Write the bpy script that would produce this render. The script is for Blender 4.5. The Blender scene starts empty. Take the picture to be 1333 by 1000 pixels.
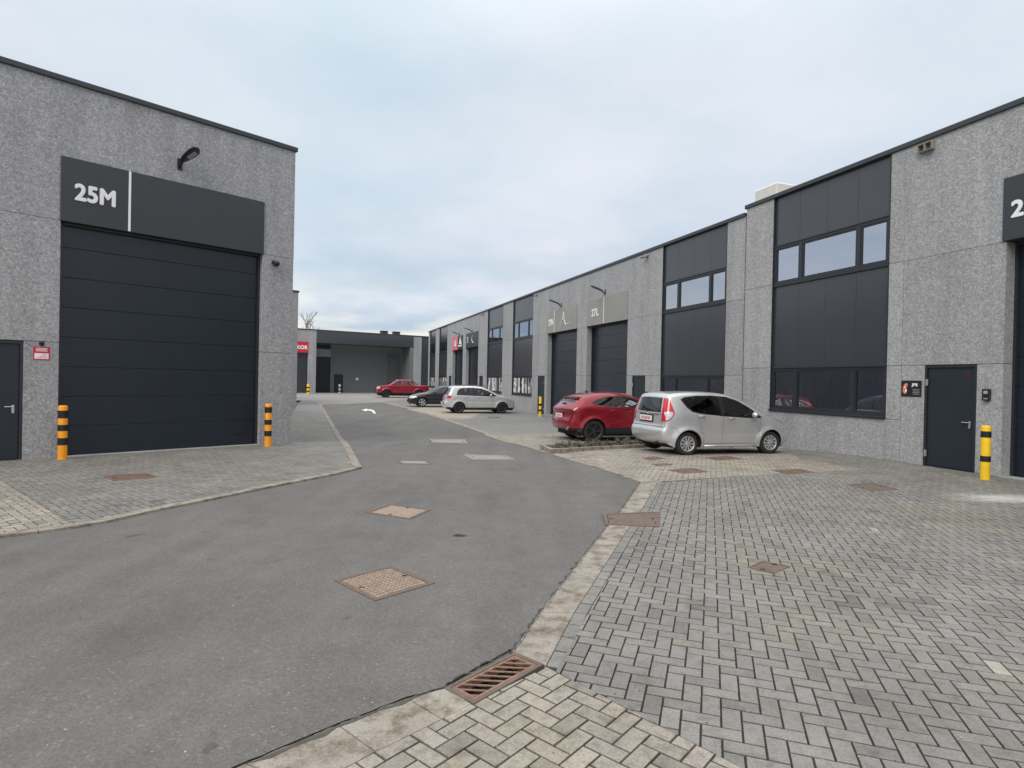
import bpy, bmesh, math, random
from mathutils import Vector, Matrix, noise
from mathutils.geometry import tessellate_polygon, delaunay_2d_cdt
random.seed(7)
S = bpy.context.scene
COL = S.collection
R = math.radians
# ------------------------------------------------------------------ camera
CAMH = 1.75
FPX = 770.0                       # focal length in photo pixels (photo is 1333 wide)
PITCH = R(.35); ROLL = .02
Fv = Vector((0, math.cos(PITCH), -math.sin(PITCH)))
U0 = Vector((0, math.sin(PITCH), math.cos(PITCH)))
Rv = Vector((1, 0, 0))*math.cos(ROLL)+U0*math.sin(ROLL)
Uv = -Vector((1, 0, 0))*math.sin(ROLL)+U0*math.cos(ROLL)
cd = bpy.data.cameras.new('camera'); cam = bpy.data.objects.new('camera', cd); COL.objects.link(cam)
cam.matrix_world = Matrix(((Rv.x, Uv.x, -Fv.x, 0), (Rv.y, Uv.y, -Fv.y, 0), (Rv.z, Uv.z, -Fv.z, CAMH), (0, 0, 0, 1)))
cd.sensor_width = 36; cd.lens = 36*FPX/1333; cd.clip_end = 5000; cd.clip_start = .05
S.camera = cam

def ray(px, py):
    return Fv+Rv*((px-666.5)/FPX)-Uv*((py-500)/FPX)
# ground level: flat near, falling gently 22 cm between y=14.5 and y=20
BR = [-400, 14.5]+[14.5+.5*i for i in range(1, 12)]+[1500]
def zg(y):
    t = min(1, max(0, (y-14.5)/5.5)); return -.22*t*t*(3-2*t)
def G(px, py):
    d = ray(px, py); z = 0
    for _ in range(30):
        t = (z-CAMH)/d.z; z = .5*z+.5*zg(d.y*t)
    t = (z-CAMH)/d.z
    return (d.x*t, d.y*t)
def Gs(l): return [G(*p) for p in l]

# ------------------------------------------------------------------ object helpers
def tag(o, label=None, cat=None, group=None, kind=None):
    if label: o['label'] = label
    if cat: o['category'] = cat
    if group: o['group'] = group
    if kind: o['kind'] = kind
    return o
def empty(name, loc=(0, 0, 0), rz=0, parent=None):
    o = bpy.data.objects.new(name, None); o.location = loc; o.rotation_euler = (0, 0, rz)
    o.empty_display_size = .2
    COL.objects.link(o); o.parent = parent; return o
def obj(name, V, F, mats, parent=None, smooth=False, mi=None, normals=None, loc=None):
    me = bpy.data.meshes.new(name); me.from_pydata([tuple(v) for v in V], [], F)
    if not isinstance(mats, (list, tuple)): mats = [mats]
    for m in mats: me.materials.append(m)
    if mi: me.polygons.foreach_set('material_index', mi)
    if smooth: me.polygons.foreach_set('use_smooth', [True]*len(F))
    me.update()
    if normals: me.normals_split_custom_set_from_vertices([tuple(n) for n in normals])
    o = bpy.data.objects.new(name, me); COL.objects.link(o); o.parent = parent
    if loc: o.location = loc
    return o
class MB:
    def __init__(s): s.V = []; s.F = []; s.M = []
    def add(s, V, F, m=0):
        b = len(s.V); s.V += [tuple(v) for v in V]; s.F += [tuple(i+b for i in f) for f in F]; s.M += [m]*len(F); return s
    def box(s, x0, x1, y0, y1, z0, z1, m=0, bev=0):
        if bev <= 0:
            return s.add([(x0,y0,z0),(x1,y0,z0),(x1,y1,z0),(x0,y1,z0),(x0,y0,z1),(x1,y0,z1),(x1,y1,z1),(x0,y1,z1)],
                  [(0,3,2,1),(4,5,6,7),(0,1,5,4),(1,2,6,5),(2,3,7,6),(3,0,4,7)], m)
        bm = bmesh.new(); bmesh.ops.create_cube(bm, size=1)
        for v in bm.verts:
            v.co = ((x0+x1)/2+v.co.x*(x1-x0), (y0+y1)/2+v.co.y*(y1-y0), (z0+z1)/2+v.co.z*(z1-z0))
        bmesh.ops.bevel(bm, geom=bm.edges[:], offset=bev, segments=1, affect='EDGES')
        bm.verts.index_update()
        s.add([v.co[:] for v in bm.verts], [tuple(v.index for v in f.verts) for f in bm.faces], m); bm.free(); return s
    def prism(s, poly, z0, z1, m=0):      # vertical prism over xy polygon (ccw)
        n = len(poly)
        V = [(x, y, z0) for x, y in poly]+[(x, y, z1) for x, y in poly]
        return s.add(V, [tuple(range(n-1, -1, -1)), tuple(range(n, 2*n))]+[(i, (i+1) % n, (i+1) % n+n, i+n) for i in range(n)], m)
    def tube(s, pts, r, n=8, m=0, caps=True):
        pts = [Vector(p) for p in pts]
        rs = r if isinstance(r, (list, tuple)) else [r]*len(pts)
        V = []
        for i, p in enumerate(pts):
            t = (pts[min(i+1, len(pts)-1)]-pts[max(i-1, 0)]).normalized()
            a = t.orthogonal().normalized() if i == 0 else (a-t*a.dot(t)).normalized()
            b = t.cross(a)
            for k in range(n):
                q = 2*math.pi*k/n; V.append(p+a*math.cos(q)*rs[i]+b*math.sin(q)*rs[i])
        F = [(i*n+k, i*n+(k+1) % n, (i+1)*n+(k+1) % n, (i+1)*n+k) for i in range(len(pts)-1) for k in range(n)]
        if caps: F += [tuple(range(n-1, -1, -1)), tuple((len(pts)-1)*n+k for k in range(n))]
        return s.add(V, F, m)
    def lathe(s, prof, n=24, m=0, mat=None):     # prof list of (r,z) around z
        V = []; F = []
        for r, z in prof:
            for k in range(n):
                q = 2*math.pi*k/n; V.append(Vector((r*math.cos(q), r*math.sin(q), z)))
        for i in range(len(prof)-1):
            for k in range(n): F.append((i*n+k, i*n+(k+1) % n, (i+1)*n+(k+1) % n, (i+1)*n+k))
        if mat: V = [mat @ v for v in V]
        return s.add(V, F, m)
    def build(s, name, mats, parent=None, smooth=False, loc=None):
        return obj(name, s.V, s.F, mats, parent, smooth, s.M, loc=loc)

# ------------------------------------------------------------------ materials
def newmat(name):
    m = bpy.data.materials.new(name); m.use_nodes = True
    nt = m.node_tree; b = nt.nodes['Principled BSDF']
    return m, nt, b
def c3(c): return (c, c, c, 1) if isinstance(c, (int, float)) else (c[0], c[1], c[2], 1)
def coords(nt, sc=(1, 1, 1)):
    t = nt.nodes.new('ShaderNodeTexCoord'); mp = nt.nodes.new('ShaderNodeMapping'); mp.inputs['Scale'].default_value = sc
    nt.links.new(t.outputs['Object'], mp.inputs['Vector']); return mp.outputs['Vector']
def tnoise(nt, vec, scale, detail=3, rough=.55):
    n = nt.nodes.new('ShaderNodeTexNoise'); n.inputs['Scale'].default_value = scale; n.inputs['Detail'].default_value = detail
    n.inputs['Roughness'].default_value = rough
    nt.links.new(vec, n.inputs['Vector']); return n.outputs['Fac']
def ramp(nt, fac, stops, interp='LINEAR'):
    r = nt.nodes.new('ShaderNodeValToRGB'); e = r.color_ramp.elements; r.color_ramp.interpolation = interp
    while len(e) < len(stops): e.new(.5)
    for i, (p, c) in enumerate(stops): e[i].position = p; e[i].color = c3(c)
    nt.links.new(fac, r.inputs['Fac']); return r.outputs['Color']
def mixc(nt, a, b, fac, mode='MIX'):
    m = nt.nodes.new('ShaderNodeMix'); m.data_type = 'RGBA'; m.blend_type = mode
    for s_, v in (('A', a), ('B', b)):
        i = [q for q in m.inputs if q.name == s_ and q.type == 'RGBA'][0]
        if hasattr(v, 'links'): nt.links.new(v, i)
        else: i.default_value = c3(v)
    f = [q for q in m.inputs if q.name == 'Factor' and q.type == 'VALUE'][0]
    if hasattr(fac, 'links'): nt.links.new(fac, f)
    else: f.default_value = fac
    return [q for q in m.outputs if q.type == 'RGBA'][0]
def bump(nt, b, h, strength=.3, dist=.01):
    n = nt.nodes.new('ShaderNodeBump'); n.inputs['Strength'].default_value = strength; n.inputs['Distance'].default_value = dist
    nt.links.new(h, n.inputs['Height']); nt.links.new(n.outputs['Normal'], b.inputs['Normal'])
def simple(name, col, rough=.5, metal=0, var=.0, scale=3, bumps=0, spec=None, coat=0):
    m, nt, b = newmat(name)
    b.inputs['Base Color'].default_value = c3(col); b.inputs['Roughness'].default_value = rough; b.inputs['Metallic'].default_value = metal
    if spec is not None: b.inputs['Specular IOR Level'].default_value = spec
    if coat: b.inputs['Coat Weight'].default_value = coat; b.inputs['Coat Roughness'].default_value = .04
    if var:
        v = coords(nt); f = tnoise(nt, v, scale, 5, .6)
        lo = [x*(1-var) for x in c3(col)[:3]]; hi = [min(1, x*(1+var)) for x in c3(col)[:3]]
        nt.links.new(ramp(nt, f, [(.3, lo), (.7, hi)]), b.inputs['Base Color'])
        if bumps: bump(nt, b, tnoise(nt, v, scale*12, 3), bumps, .005)
    return m
def concrete_speckle():
    m, nt, b = newmat('exposed_aggregate')
    v = coords(nt)
    # warp a little so the chips are irregular
    vo = nt.nodes.new('ShaderNodeTexVoronoi'); vo.inputs['Scale'].default_value = 78; vo.inputs['Randomness'].default_value = 1
    nt.links.new(v, vo.inputs['Vector'])
    sp = nt.nodes.new('ShaderNodeSeparateColor'); nt.links.new(vo.outputs['Color'], sp.inputs['Color'])
    chips = ramp(nt, sp.outputs['Red'], [(0, (.215, .22, .23)), (.25, (.295, .30, .31)), (.65, (.35, .355, .362)), (.92, (.40, .403, .407)), (1, (.62, .62, .61))])
    vo2 = nt.nodes.new('ShaderNodeTexVoronoi'); vo2.inputs['Scale'].default_value = 22
    nt.links.new(v, vo2.inputs['Vector'])
    sp2 = nt.nodes.new('ShaderNodeSeparateColor'); nt.links.new(vo2.outputs['Color'], sp2.inputs['Color'])
    big = ramp(nt, sp2.outputs['Green'], [(0, .86), (.5, 1.0), (1, 1.14)])
    c = mixc(nt, chips, big, 1, 'MULTIPLY')
    st = ramp(nt, tnoise(nt, coords(nt, (1, 1, .35)), .8, 5, .6), [(.3, (.9, .9, .92)), (.7, (1.06, 1.06, 1.05))])
    sk = ramp(nt, tnoise(nt, coords(nt, (1, 1, .07)), 2.6, 5, .65), [(.36, (.88, .885, .88)), (.56, (1.02, 1.02, 1.02))])
    c = mixc(nt, c, sk, 1, 'MULTIPLY')
    pt = nt.nodes.new('ShaderNodeAttribute'); pt.attribute_name = 'tone'; c = mixc(nt, c, pt.outputs['Color'], 1, 'MULTIPLY')
    c = mixc(nt, c, st, 1, 'MULTIPLY')
    nt.links.new(c, b.inputs['Base Color']); b.inputs['Roughness'].default_value = .85
    bump(nt, b, sp.outputs['Red'], .55, .006)
    return m
M = {}
M['agg'] = concrete_speckle()
M['smooth_conc'] = simple('smooth_concrete', (.3, .305, .31), .8, var=.12, scale=2.5, bumps=.2)
M['joint'] = simple('joint_black', (.03, .03, .032), .9)
def cladding_mat(name, col, rough, spec=.5):
    m, nt, b = newmat(name); b.inputs['Specular IOR Level'].default_value = spec
    v = coords(nt)
    nt.links.new(ramp(nt, tnoise(nt, v, .9, 4), [(.3, [x*.94 for x in col]), (.7, [x*1.06 for x in col])]), b.inputs['Base Color'])
    r = nt.nodes.new('ShaderNodeMapRange'); r.inputs['To Min'].default_value = rough-.05; r.inputs['To Max'].default_value = rough+.06
    nt.links.new(tnoise(nt, v, 3, 4), r.inputs['Value']); nt.links.new(r.outputs['Result'], b.inputs['Roughness'])
    bump(nt, b, tnoise(nt, v, .7, 1), .12, .02)
    return m
M['clad'] = cladding_mat('anthracite_cladding', (.036, .042, .049), .24, .75)
M['gate'] = cladding_mat('gate_steel', (.0095, .0165, .026), .3, .5)
M['door'] = cladding_mat('door_paint', (.013, .02, .03), .42)
M['sign'] = cladding_mat('sign_panel', (.033, .039, .044), .4)
M['signgrey'] = cladding_mat('sign_panel_grey', (.27, .265, .245), .42)
M['frame'] = simple('window_frame', (.02, .024, .03), .4)
M['trim'] = simple('roof_trim_metal', (.035, .04, .045), .45, var=.1)
M['roof'] = simple('roof_membrane', .06, .9, var=.2)
M['steel'] = simple('brushed_steel', (.55, .56, .58), .35, .9)
M['white'] = simple('white_paint', (.8, .8, .8), .5)
M['offwhite'] = simple('off_white_metal', (.62, .61, .57), .6, var=.05)
M['black'] = simple('black_plastic', (.012, .012, .014), .4)
M['blackmatt'] = simple('black_matt', (.012, .012, .013), .8)
M['red'] = simple('red_sign', (.55, .02, .04), .45)
M['pink'] = simple('pink_sign', (.7, .16, .2), .45)
M['orange'] = simple('orange_print', (.75, .2, .1), .5)
M['yellow'] = simple('yellow_paint', (.82, .52, .01), .4, var=.08, scale=6)
M['amber'] = simple('amber_paint', (.85, .33, .01), .4, var=.08, scale=6)
def glass_mat(name, f0, tint, interior):
    m = bpy.data.materials.new(name); m.use_nodes = True; nt = m.node_tree; nt.nodes.clear()
    o = nt.nodes.new('ShaderNodeOutputMaterial'); mx = nt.nodes.new('ShaderNodeMixShader')
    g = nt.nodes.new('ShaderNodeBsdfGlossy'); g.inputs['Roughness'].default_value = .01; g.inputs['Color'].default_value = c3(tint)
    t = nt.nodes.new('ShaderNodeBsdfTransparent'); t.inputs['Color'].default_value = c3(interior)
    fr = nt.nodes.new('ShaderNodeFresnel'); fr.inputs['IOR'].default_value = f0
    nt.links.new(fr.outputs[0], mx.inputs[0]); nt.links.new(t.outputs[0], mx.inputs[1]); nt.links.new(g.outputs[0], mx.inputs[2])
    nt.links.new(mx.outputs[0], o.inputs['Surface']); return m
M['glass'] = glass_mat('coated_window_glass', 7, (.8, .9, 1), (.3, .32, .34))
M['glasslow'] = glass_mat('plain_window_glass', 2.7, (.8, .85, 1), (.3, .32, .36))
M['carglass'] = glass_mat('car_glass', 1.6, (1, 1, 1), (.62, .68, .66))
M['darkglass'] = glass_mat('tinted_car_glass', 1.55, (1, 1, 1), (.36, .38, .38))
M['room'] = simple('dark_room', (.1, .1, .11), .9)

def asphalt():
    m, nt, b = newmat('asphalt')
    v = coords(nt)
    big = ramp(nt, tnoise(nt, v, .35, 6, .6), [(.3, (.118, .113, .107)), (.7, (.138, .133, .126))])
    fine = ramp(nt, tnoise(nt, v, 90, 3, .7), [(.3, .8), (.5, 1), (.72, 1.22)])
    vo = nt.nodes.new('ShaderNodeTexVoronoi'); vo.inputs['Scale'].default_value = 70; nt.links.new(v, vo.inputs['Vector'])
    sp = nt.nodes.new('ShaderNodeSeparateColor'); nt.links.new(vo.outputs['Color'], sp.inputs['Color'])
    spk = ramp(nt, sp.outputs['Red'], [(0, .82), (.5, 1), (.95, 1.08), (1, 1.45)])
    mid = ramp(nt, tnoise(nt, v, 2.2, 5, .65), [(.3, .9), (.7, 1.1)])
    c = mixc(nt, mixc(nt, mixc(nt, big, fine, 1, 'MULTIPLY'), spk, 1, 'MULTIPLY'), mid, 1, 'MULTIPLY')
    # worn tyre tracks along the road and a few dark damp blotches
    bl = ramp(nt, tnoise(nt, coords(nt, (1, .45, 1)), .9, 6, .7), [(.5, 1), (.7, .82)])
    tv = coords(nt, (1, 1, 1)); tv.node.inputs['Rotation'].default_value = (0, 0, R(22)); tv.node.inputs['Scale'].default_value = (1, .12, 1)
    c = mixc(nt, c, ramp(nt, tnoise(nt, tv, 1.6, 5, .6), [(.35, .88), (.6, 1.05)]), 1, 'MULTIPLY')
    sp_ = ramp(nt, tnoise(nt, v, 3.1, 2, .5), [(.71, 1), (.74, .7)]); c = mixc(nt, c, sp_, 1, 'MULTIPLY')
    c = mixc(nt, c, bl, 1, 'MULTIPLY')
    nt.links.new(c, b.inputs['Base Color']); b.inputs['Roughness'].default_value = .82
    bump(nt, b, tnoise(nt, v, 110, 2, .6), .6, .004)
    return m
M['asphalt'] = asphalt()
def paver(name, col, spots, glare=None):
    m, nt, b = newmat(name)
    v = coords(nt)
    at = nt.nodes.new('ShaderNodeAttribute'); at.attribute_name = 'tone'
    base = mixc(nt, c3(col), at.outputs['Color'], 1, 'MULTIPLY')
    n1 = ramp(nt, tnoise(nt, v, 1.1, 6, .65), [(.3, (.78, .78, .75)), (.7, (1.16, 1.16, 1.16))])
    n2 = ramp(nt, tnoise(nt, v, 75, 4, .7), [(.3, .74), (.7, 1.24)])
    n3 = ramp(nt, tnoise(nt, v, 14, 5, .75), [(.38, spots), (.52, 1), (.75, 1.06)])
    c = mixc(nt, mixc(nt, mixc(nt, base, n1, 1, 'MULTIPLY'), n2, 1, 'MULTIPLY'), n3, 1, 'MULTIPLY')
    n4 = ramp(nt, tnoise(nt, v, .55, 4, .6), [(.5, (1, 1, 1)), (.7, (.96, .97, .84))])
    n5 = ramp(nt, tnoise(nt, v, 4.2, 5, .7), [(.34, (.72, .7, .68)), (.44, (1, 1, 1))]); c = mixc(nt, c, n5, .8, 'MULTIPLY')
    c = mixc(nt, c, n4, 1, 'MULTIPLY')
    if glare:  # bright patch of reflected light, painted into the paver colour
        sx, sy = glare
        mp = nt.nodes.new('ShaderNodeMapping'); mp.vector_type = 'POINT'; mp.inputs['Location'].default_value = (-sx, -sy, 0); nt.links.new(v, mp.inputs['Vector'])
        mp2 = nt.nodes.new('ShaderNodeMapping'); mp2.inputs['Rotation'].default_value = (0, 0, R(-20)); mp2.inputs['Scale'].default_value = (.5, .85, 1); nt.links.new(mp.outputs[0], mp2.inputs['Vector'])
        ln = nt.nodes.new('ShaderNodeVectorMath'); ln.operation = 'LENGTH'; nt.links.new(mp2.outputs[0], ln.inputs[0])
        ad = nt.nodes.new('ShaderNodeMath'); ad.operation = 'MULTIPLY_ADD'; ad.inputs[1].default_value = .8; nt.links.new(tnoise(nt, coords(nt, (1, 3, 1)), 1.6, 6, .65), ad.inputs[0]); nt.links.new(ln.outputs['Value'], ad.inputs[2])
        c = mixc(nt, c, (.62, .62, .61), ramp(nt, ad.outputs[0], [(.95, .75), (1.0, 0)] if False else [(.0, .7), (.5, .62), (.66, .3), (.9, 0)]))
    nt.links.new(c, b.inputs['Base Color']); b.inputs['Roughness'].default_value = .75
    bump(nt, b, tnoise(nt, v, 90, 3, .6), .35, .003)
    return m
M['paver_grey'] = paver('grey_pavers', (.212, .205, .195), .84)
M['paver_grey_glare'] = paver('grey_pavers_glare', (.212, .205, .195), .84, G(1306, 650))  # light patch by the right gate mixed into the colour
M['paver_beige'] = paver('beige_pavers', (.31, .283, .25), .72)
M['bed'] = simple('joint_sand', (.034, .032, .027), .95, var=.3, scale=8)
def flat_paver(name, col):
    m, nt, b = newmat(name)
    v = coords(nt)
    br = nt.nodes.new('ShaderNodeTexBrick'); br.inputs['Scale'].default_value = 1; br.inputs['Brick Width'].default_value = .2
    br.inputs['Row Height'].default_value = .1; br.inputs['Mortar Size'].default_value = .004
    br.inputs['Color1'].default_value = c3([x*1.08 for x in col]); br.inputs['Color2'].default_value = c3([x*.9 for x in col]); br.inputs['Mortar'].default_value = c3([x*.4 for x in col])
    nt.links.new(v, br.inputs['Vector'])
    n1 = ramp(nt, tnoise(nt, v, .3, 5, .6), [(.3, .88), (.7, 1.12)])
    nt.links.new(mixc(nt, br.outputs['Color'], n1, 1, 'MULTIPLY'), b.inputs['Base Color']); b.inputs['Roughness'].default_value = .8
    return m
M['far_grey'] = flat_paver('far_grey_paving', (.2, .2, .195))
M['far_light'] = flat_paver('far_light_paving', (.27, .26, .25))
M['far_beige'] = flat_paver('far_beige_paving', (.33, .29, .24))
def kerb_mat():
    m, nt, b = newmat('kerb_concrete')
    v = coords(nt)
    c = ramp(nt, tnoise(nt, v, 3, 6, .7), [(.25, (.17, .15, .125)), (.5, (.27, .245, .21)), (.75, (.36, .335, .295))])
    f = ramp(nt, tnoise(nt, v, 60, 3, .7), [(.3, .8), (.7, 1.2)])
    d = ramp(nt, tnoise(nt, v, 6, 6, .75), [(.36, (.62, .55, .45)), (.52, (1, 1, 1))])
    nt.links.new(mixc(nt, mixc(nt, c, f, 1, 'MULTIPLY'), d, 1, 'MULTIPLY'), b.inputs['Base Color']); b.inputs['Roughness'].default_value = .85
    bump(nt, b, tnoise(nt, v, 40, 4), .3, .004); return m
M['kerb'] = kerb_mat()
def rust_mat(name, a, bcol, sc=14):
    m, nt, b = newmat(name); v = coords(nt)
    c = ramp(nt, tnoise(nt, v, sc, 6, .7), [(.3, a), (.7, bcol)])
    nt.links.new(c, b.inputs['Base Color']); b.inputs['Roughness'].default_value = .75
    bump(nt, b, tnoise(nt, v, 60, 3), .4, .003); return m
M['rust'] = rust_mat('rusty_iron', (.10, .055, .038), (.19, .10, .066))
M['rustpink'] = rust_mat('pinkish_rusty_iron', (.19, .145, .11), (.37, .285, .225), 18)
M['rustbrown'] = rust_mat('brown_rust', (.10, .075, .06), (.17, .125, .1))
M['palecov'] = rust_mat('pale_concrete_cover', (.2, .195, .195), (.3, .29, .285), 8)
M['hole'] = simple('dark_hole', (.006, .005, .004), .9)
M['soil'] = simple('planter_soil', (.05, .04, .03), .95, var=.4, scale=12)
M['seam'] = rust_mat('crumbled_edge', (.018, .017, .016), (.07, .066, .06), 30)

# ------------------------------------------------------------------ world and sun
w = bpy.data.worlds.new('World'); S.world = w; w.use_nodes = True; nt = w.node_tree
bg = nt.nodes['Background']; bg.inputs['Strength'].default_value = .15
sky = nt.nodes.new('ShaderNodeTexSky'); sky.sky_type = 'NISHITA'; sky.sun_disc = False
SUN_EL, SUN_AZ = R(42), R(209)
sky.sun_elevation = SUN_EL; sky.sun_rotation = SUN_AZ; sky.air_density = 1.2; sky.dust_density = 2
tc = nt.nodes.new('ShaderNodeTexCoord')
sep = nt.nodes.new('ShaderNodeSeparateXYZ'); nt.links.new(tc.outputs['Generated'], sep.inputs[0])
zz = nt.nodes.new('ShaderNodeMath'); zz.operation = 'ADD'; zz.inputs[1].default_value = .16; nt.links.new(sep.outputs['Z'], zz.inputs[0])
zm = nt.nodes.new('ShaderNodeMath'); zm.operation = 'MAXIMUM'; zm.inputs[1].default_value = .03; nt.links.new(zz.outputs[0], zm.inputs[0])
dx = nt.nodes.new('ShaderNodeMath'); dx.operation = 'DIVIDE'; nt.links.new(sep.outputs['X'], dx.inputs[0]); nt.links.new(zm.outputs[0], dx.inputs[1])
dy = nt.nodes.new('ShaderNodeMath'); dy.operation = 'DIVIDE'; nt.links.new(sep.outputs['Y'], dy.inputs[0]); nt.links.new(zm.outputs[0], dy.inputs[1])
cb = nt.nodes.new('ShaderNodeCombineXYZ'); nt.links.new(dx.outputs[0], cb.inputs[0]); nt.links.new(dy.outputs[0], cb.inputs[1])
cl = tnoise(nt, cb.outputs[0], .75, 7, .52)
cloud = ramp(nt, cl, [(.3, (3.85, 4.5, 5.15)), (.45, (4.4, 4.9, 5.45)), (.56, (5.05, 5.32, 5.8)), (.72, (5.6, 5.7, 6.0))])
cl2 = tnoise(nt, cb.outputs[0], .28, 4, .5)
cloud = mixc(nt, cloud, ramp(nt, cl2, [(.38, (.92, .975, .98)), (.62, (1.05, .985, .985))]), 1, 'MULTIPLY')
lowz = nt.nodes.new('ShaderNodeMapRange'); lowz.inputs['From Min'].default_value = .34; lowz.inputs['From Max'].default_value = .06
nt.links.new(sep.outputs['Z'], lowz.inputs['Value'])
lowc = ramp(nt, tnoise(nt, cb.outputs[0], 1.15, 6, .55), [(.38, (.74, .79, .85)), (.5, (.86, .89, .93)), (.58, (1.0, 1.0, 1.0)), (.68, (1.07, 1.06, 1.04))])
cloud = mixc(nt, cloud, lowc, lowz.outputs[0], 'MULTIPLY')
# bright warm break low over the far building
hz = nt.nodes.new('ShaderNodeMapRange'); hz.inputs['From Min'].default_value = .17; hz.inputs['From Max'].default_value = .05
nt.links.new(sep.outputs['Z'], hz.inputs['Value'])
brk = ramp(nt, tnoise(nt, cb.outputs[0], .9, 5, .5), [(.47, 0.0), (.57, 1.0)])
bf = nt.nodes.new('ShaderNodeMath'); bf.operation = 'MULTIPLY'; nt.links.new(hz.outputs[0], bf.inputs[0]); nt.links.new(brk, bf.inputs[1])
cloud = mixc(nt, cloud, (6.3, 6.1, 5.3), bf.outputs[0])
zen = nt.nodes.new('ShaderNodeMapRange'); zen.interpolation_type = 'SMOOTHSTEP'
for k_, v_ in (('From Min', .42), ('From Max', 1), ('To Min', 1), ('To Max', 2.7)): zen.inputs[k_].default_value = v_
nt.links.new(sep.outputs['Z'], zen.inputs['Value'])
zc_ = nt.nodes.new('ShaderNodeCombineColor'); wz = nt.nodes.new('ShaderNodeMath'); wz.operation = 'POWER'; wz.inputs[1].default_value = .8
nt.links.new(zen.outputs[0], zc_.inputs[0]); nt.links.new(zen.outputs[0], wz.inputs[0]); nt.links.new(wz.outputs[0], zc_.inputs[2])
wy = nt.nodes.new('ShaderNodeMath'); wy.operation = 'POWER'; wy.inputs[1].default_value = .92; nt.links.new(zen.outputs[0], wy.inputs[0]); nt.links.new(wy.outputs[0], zc_.inputs[1])
cloud = mixc(nt, cloud, zc_.outputs[0], 1, 'MULTIPLY')     # overcast sky: brighter towards the zenith
final = mixc(nt, sky.outputs[0], cloud, .95)
nt.links.new(final, bg.inputs['Color'])
sd = bpy.data.lights.new('sun', 'SUN'); sd.energy = 1.5; sd.angle = R(28); sd.color = (1, .94, .85)
so = bpy.data.objects.new('sun', sd); COL.objects.link(so)
sv = Vector((math.sin(SUN_AZ)*math.cos(SUN_EL), math.cos(SUN_AZ)*math.cos(SUN_EL), math.sin(SUN_EL)))
so.rotation_euler = sv.to_track_quat('Z', 'Y').to_euler(); so.location = (0, 0, 40)
S.view_settings.view_transform = 'Standard'; S.view_settings.look = 'None'; S.view_settings.exposure = .1; S.view_settings.gamma = 1

# ------------------------------------------------------------------ polygons on the ground
def area2(p): return sum(p[i][0]*p[(i+1) % len(p)][1]-p[(i+1) % len(p)][0]*p[i][1] for i in range(len(p)))
def ccw(p): return list(p) if area2(p) > 0 else list(p)[::-1]
def clip_half(p, a, b, c):     # keep a*x+b*y>=c
    out = []
    for i in range(len(p)):
        P, Q = p[i], p[(i+1) % len(p)]; dp = a*P[0]+b*P[1]-c; dq = a*Q[0]+b*Q[1]-c
        if dp >= 0: out.append(P)
        if (dp >= 0) != (dq >= 0):
            t = dp/(dp-dq); out.append((P[0]+(Q[0]-P[0])*t, P[1]+(Q[1]-P[1])*t))
    return out
def tris(poly):
    poly = ccw(poly); v3 = [Vector((x, y, 0)) for x, y in poly]
    r = []
    for t in tessellate_polygon([v3]):
        r.append(ccw([poly[i] for i in t]))
    return r
def ground_poly(name, poly, off, mat, parent=None):
    V = []; F = []; idx = {}
    def vi(x, y):
        k = (round(x, 4), round(y, 4))
        if k not in idx: idx[k] = len(V); V.append((x, y, zg(y)+off))
        return idx[k]
    for t in tris(poly):
        for i in range(len(BR)-1):
            q = clip_half(clip_half(t, 0, 1, BR[i]), 0, -1, -BR[i+1])
            if len(q) >= 3 and abs(area2(q)) > 1e-7:
                f = []
                for p in q:
                    k = vi(*p)
                    if k not in f: f.append(k)
                if len(f) >= 3: F.append(tuple(f))
    return obj(name, V, F, mat, parent)
def inside(x, y, poly):
    c = False; n = len(poly); j = n-1
    for i in range(n):
        xi, yi = poly[i]; xj, yj = poly[j]
        if (yi > y) != (yj > y) and x < (xj-xi)*(y-yi)/(yj-yi)+xi: c = not c
        j = i
    return c
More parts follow.
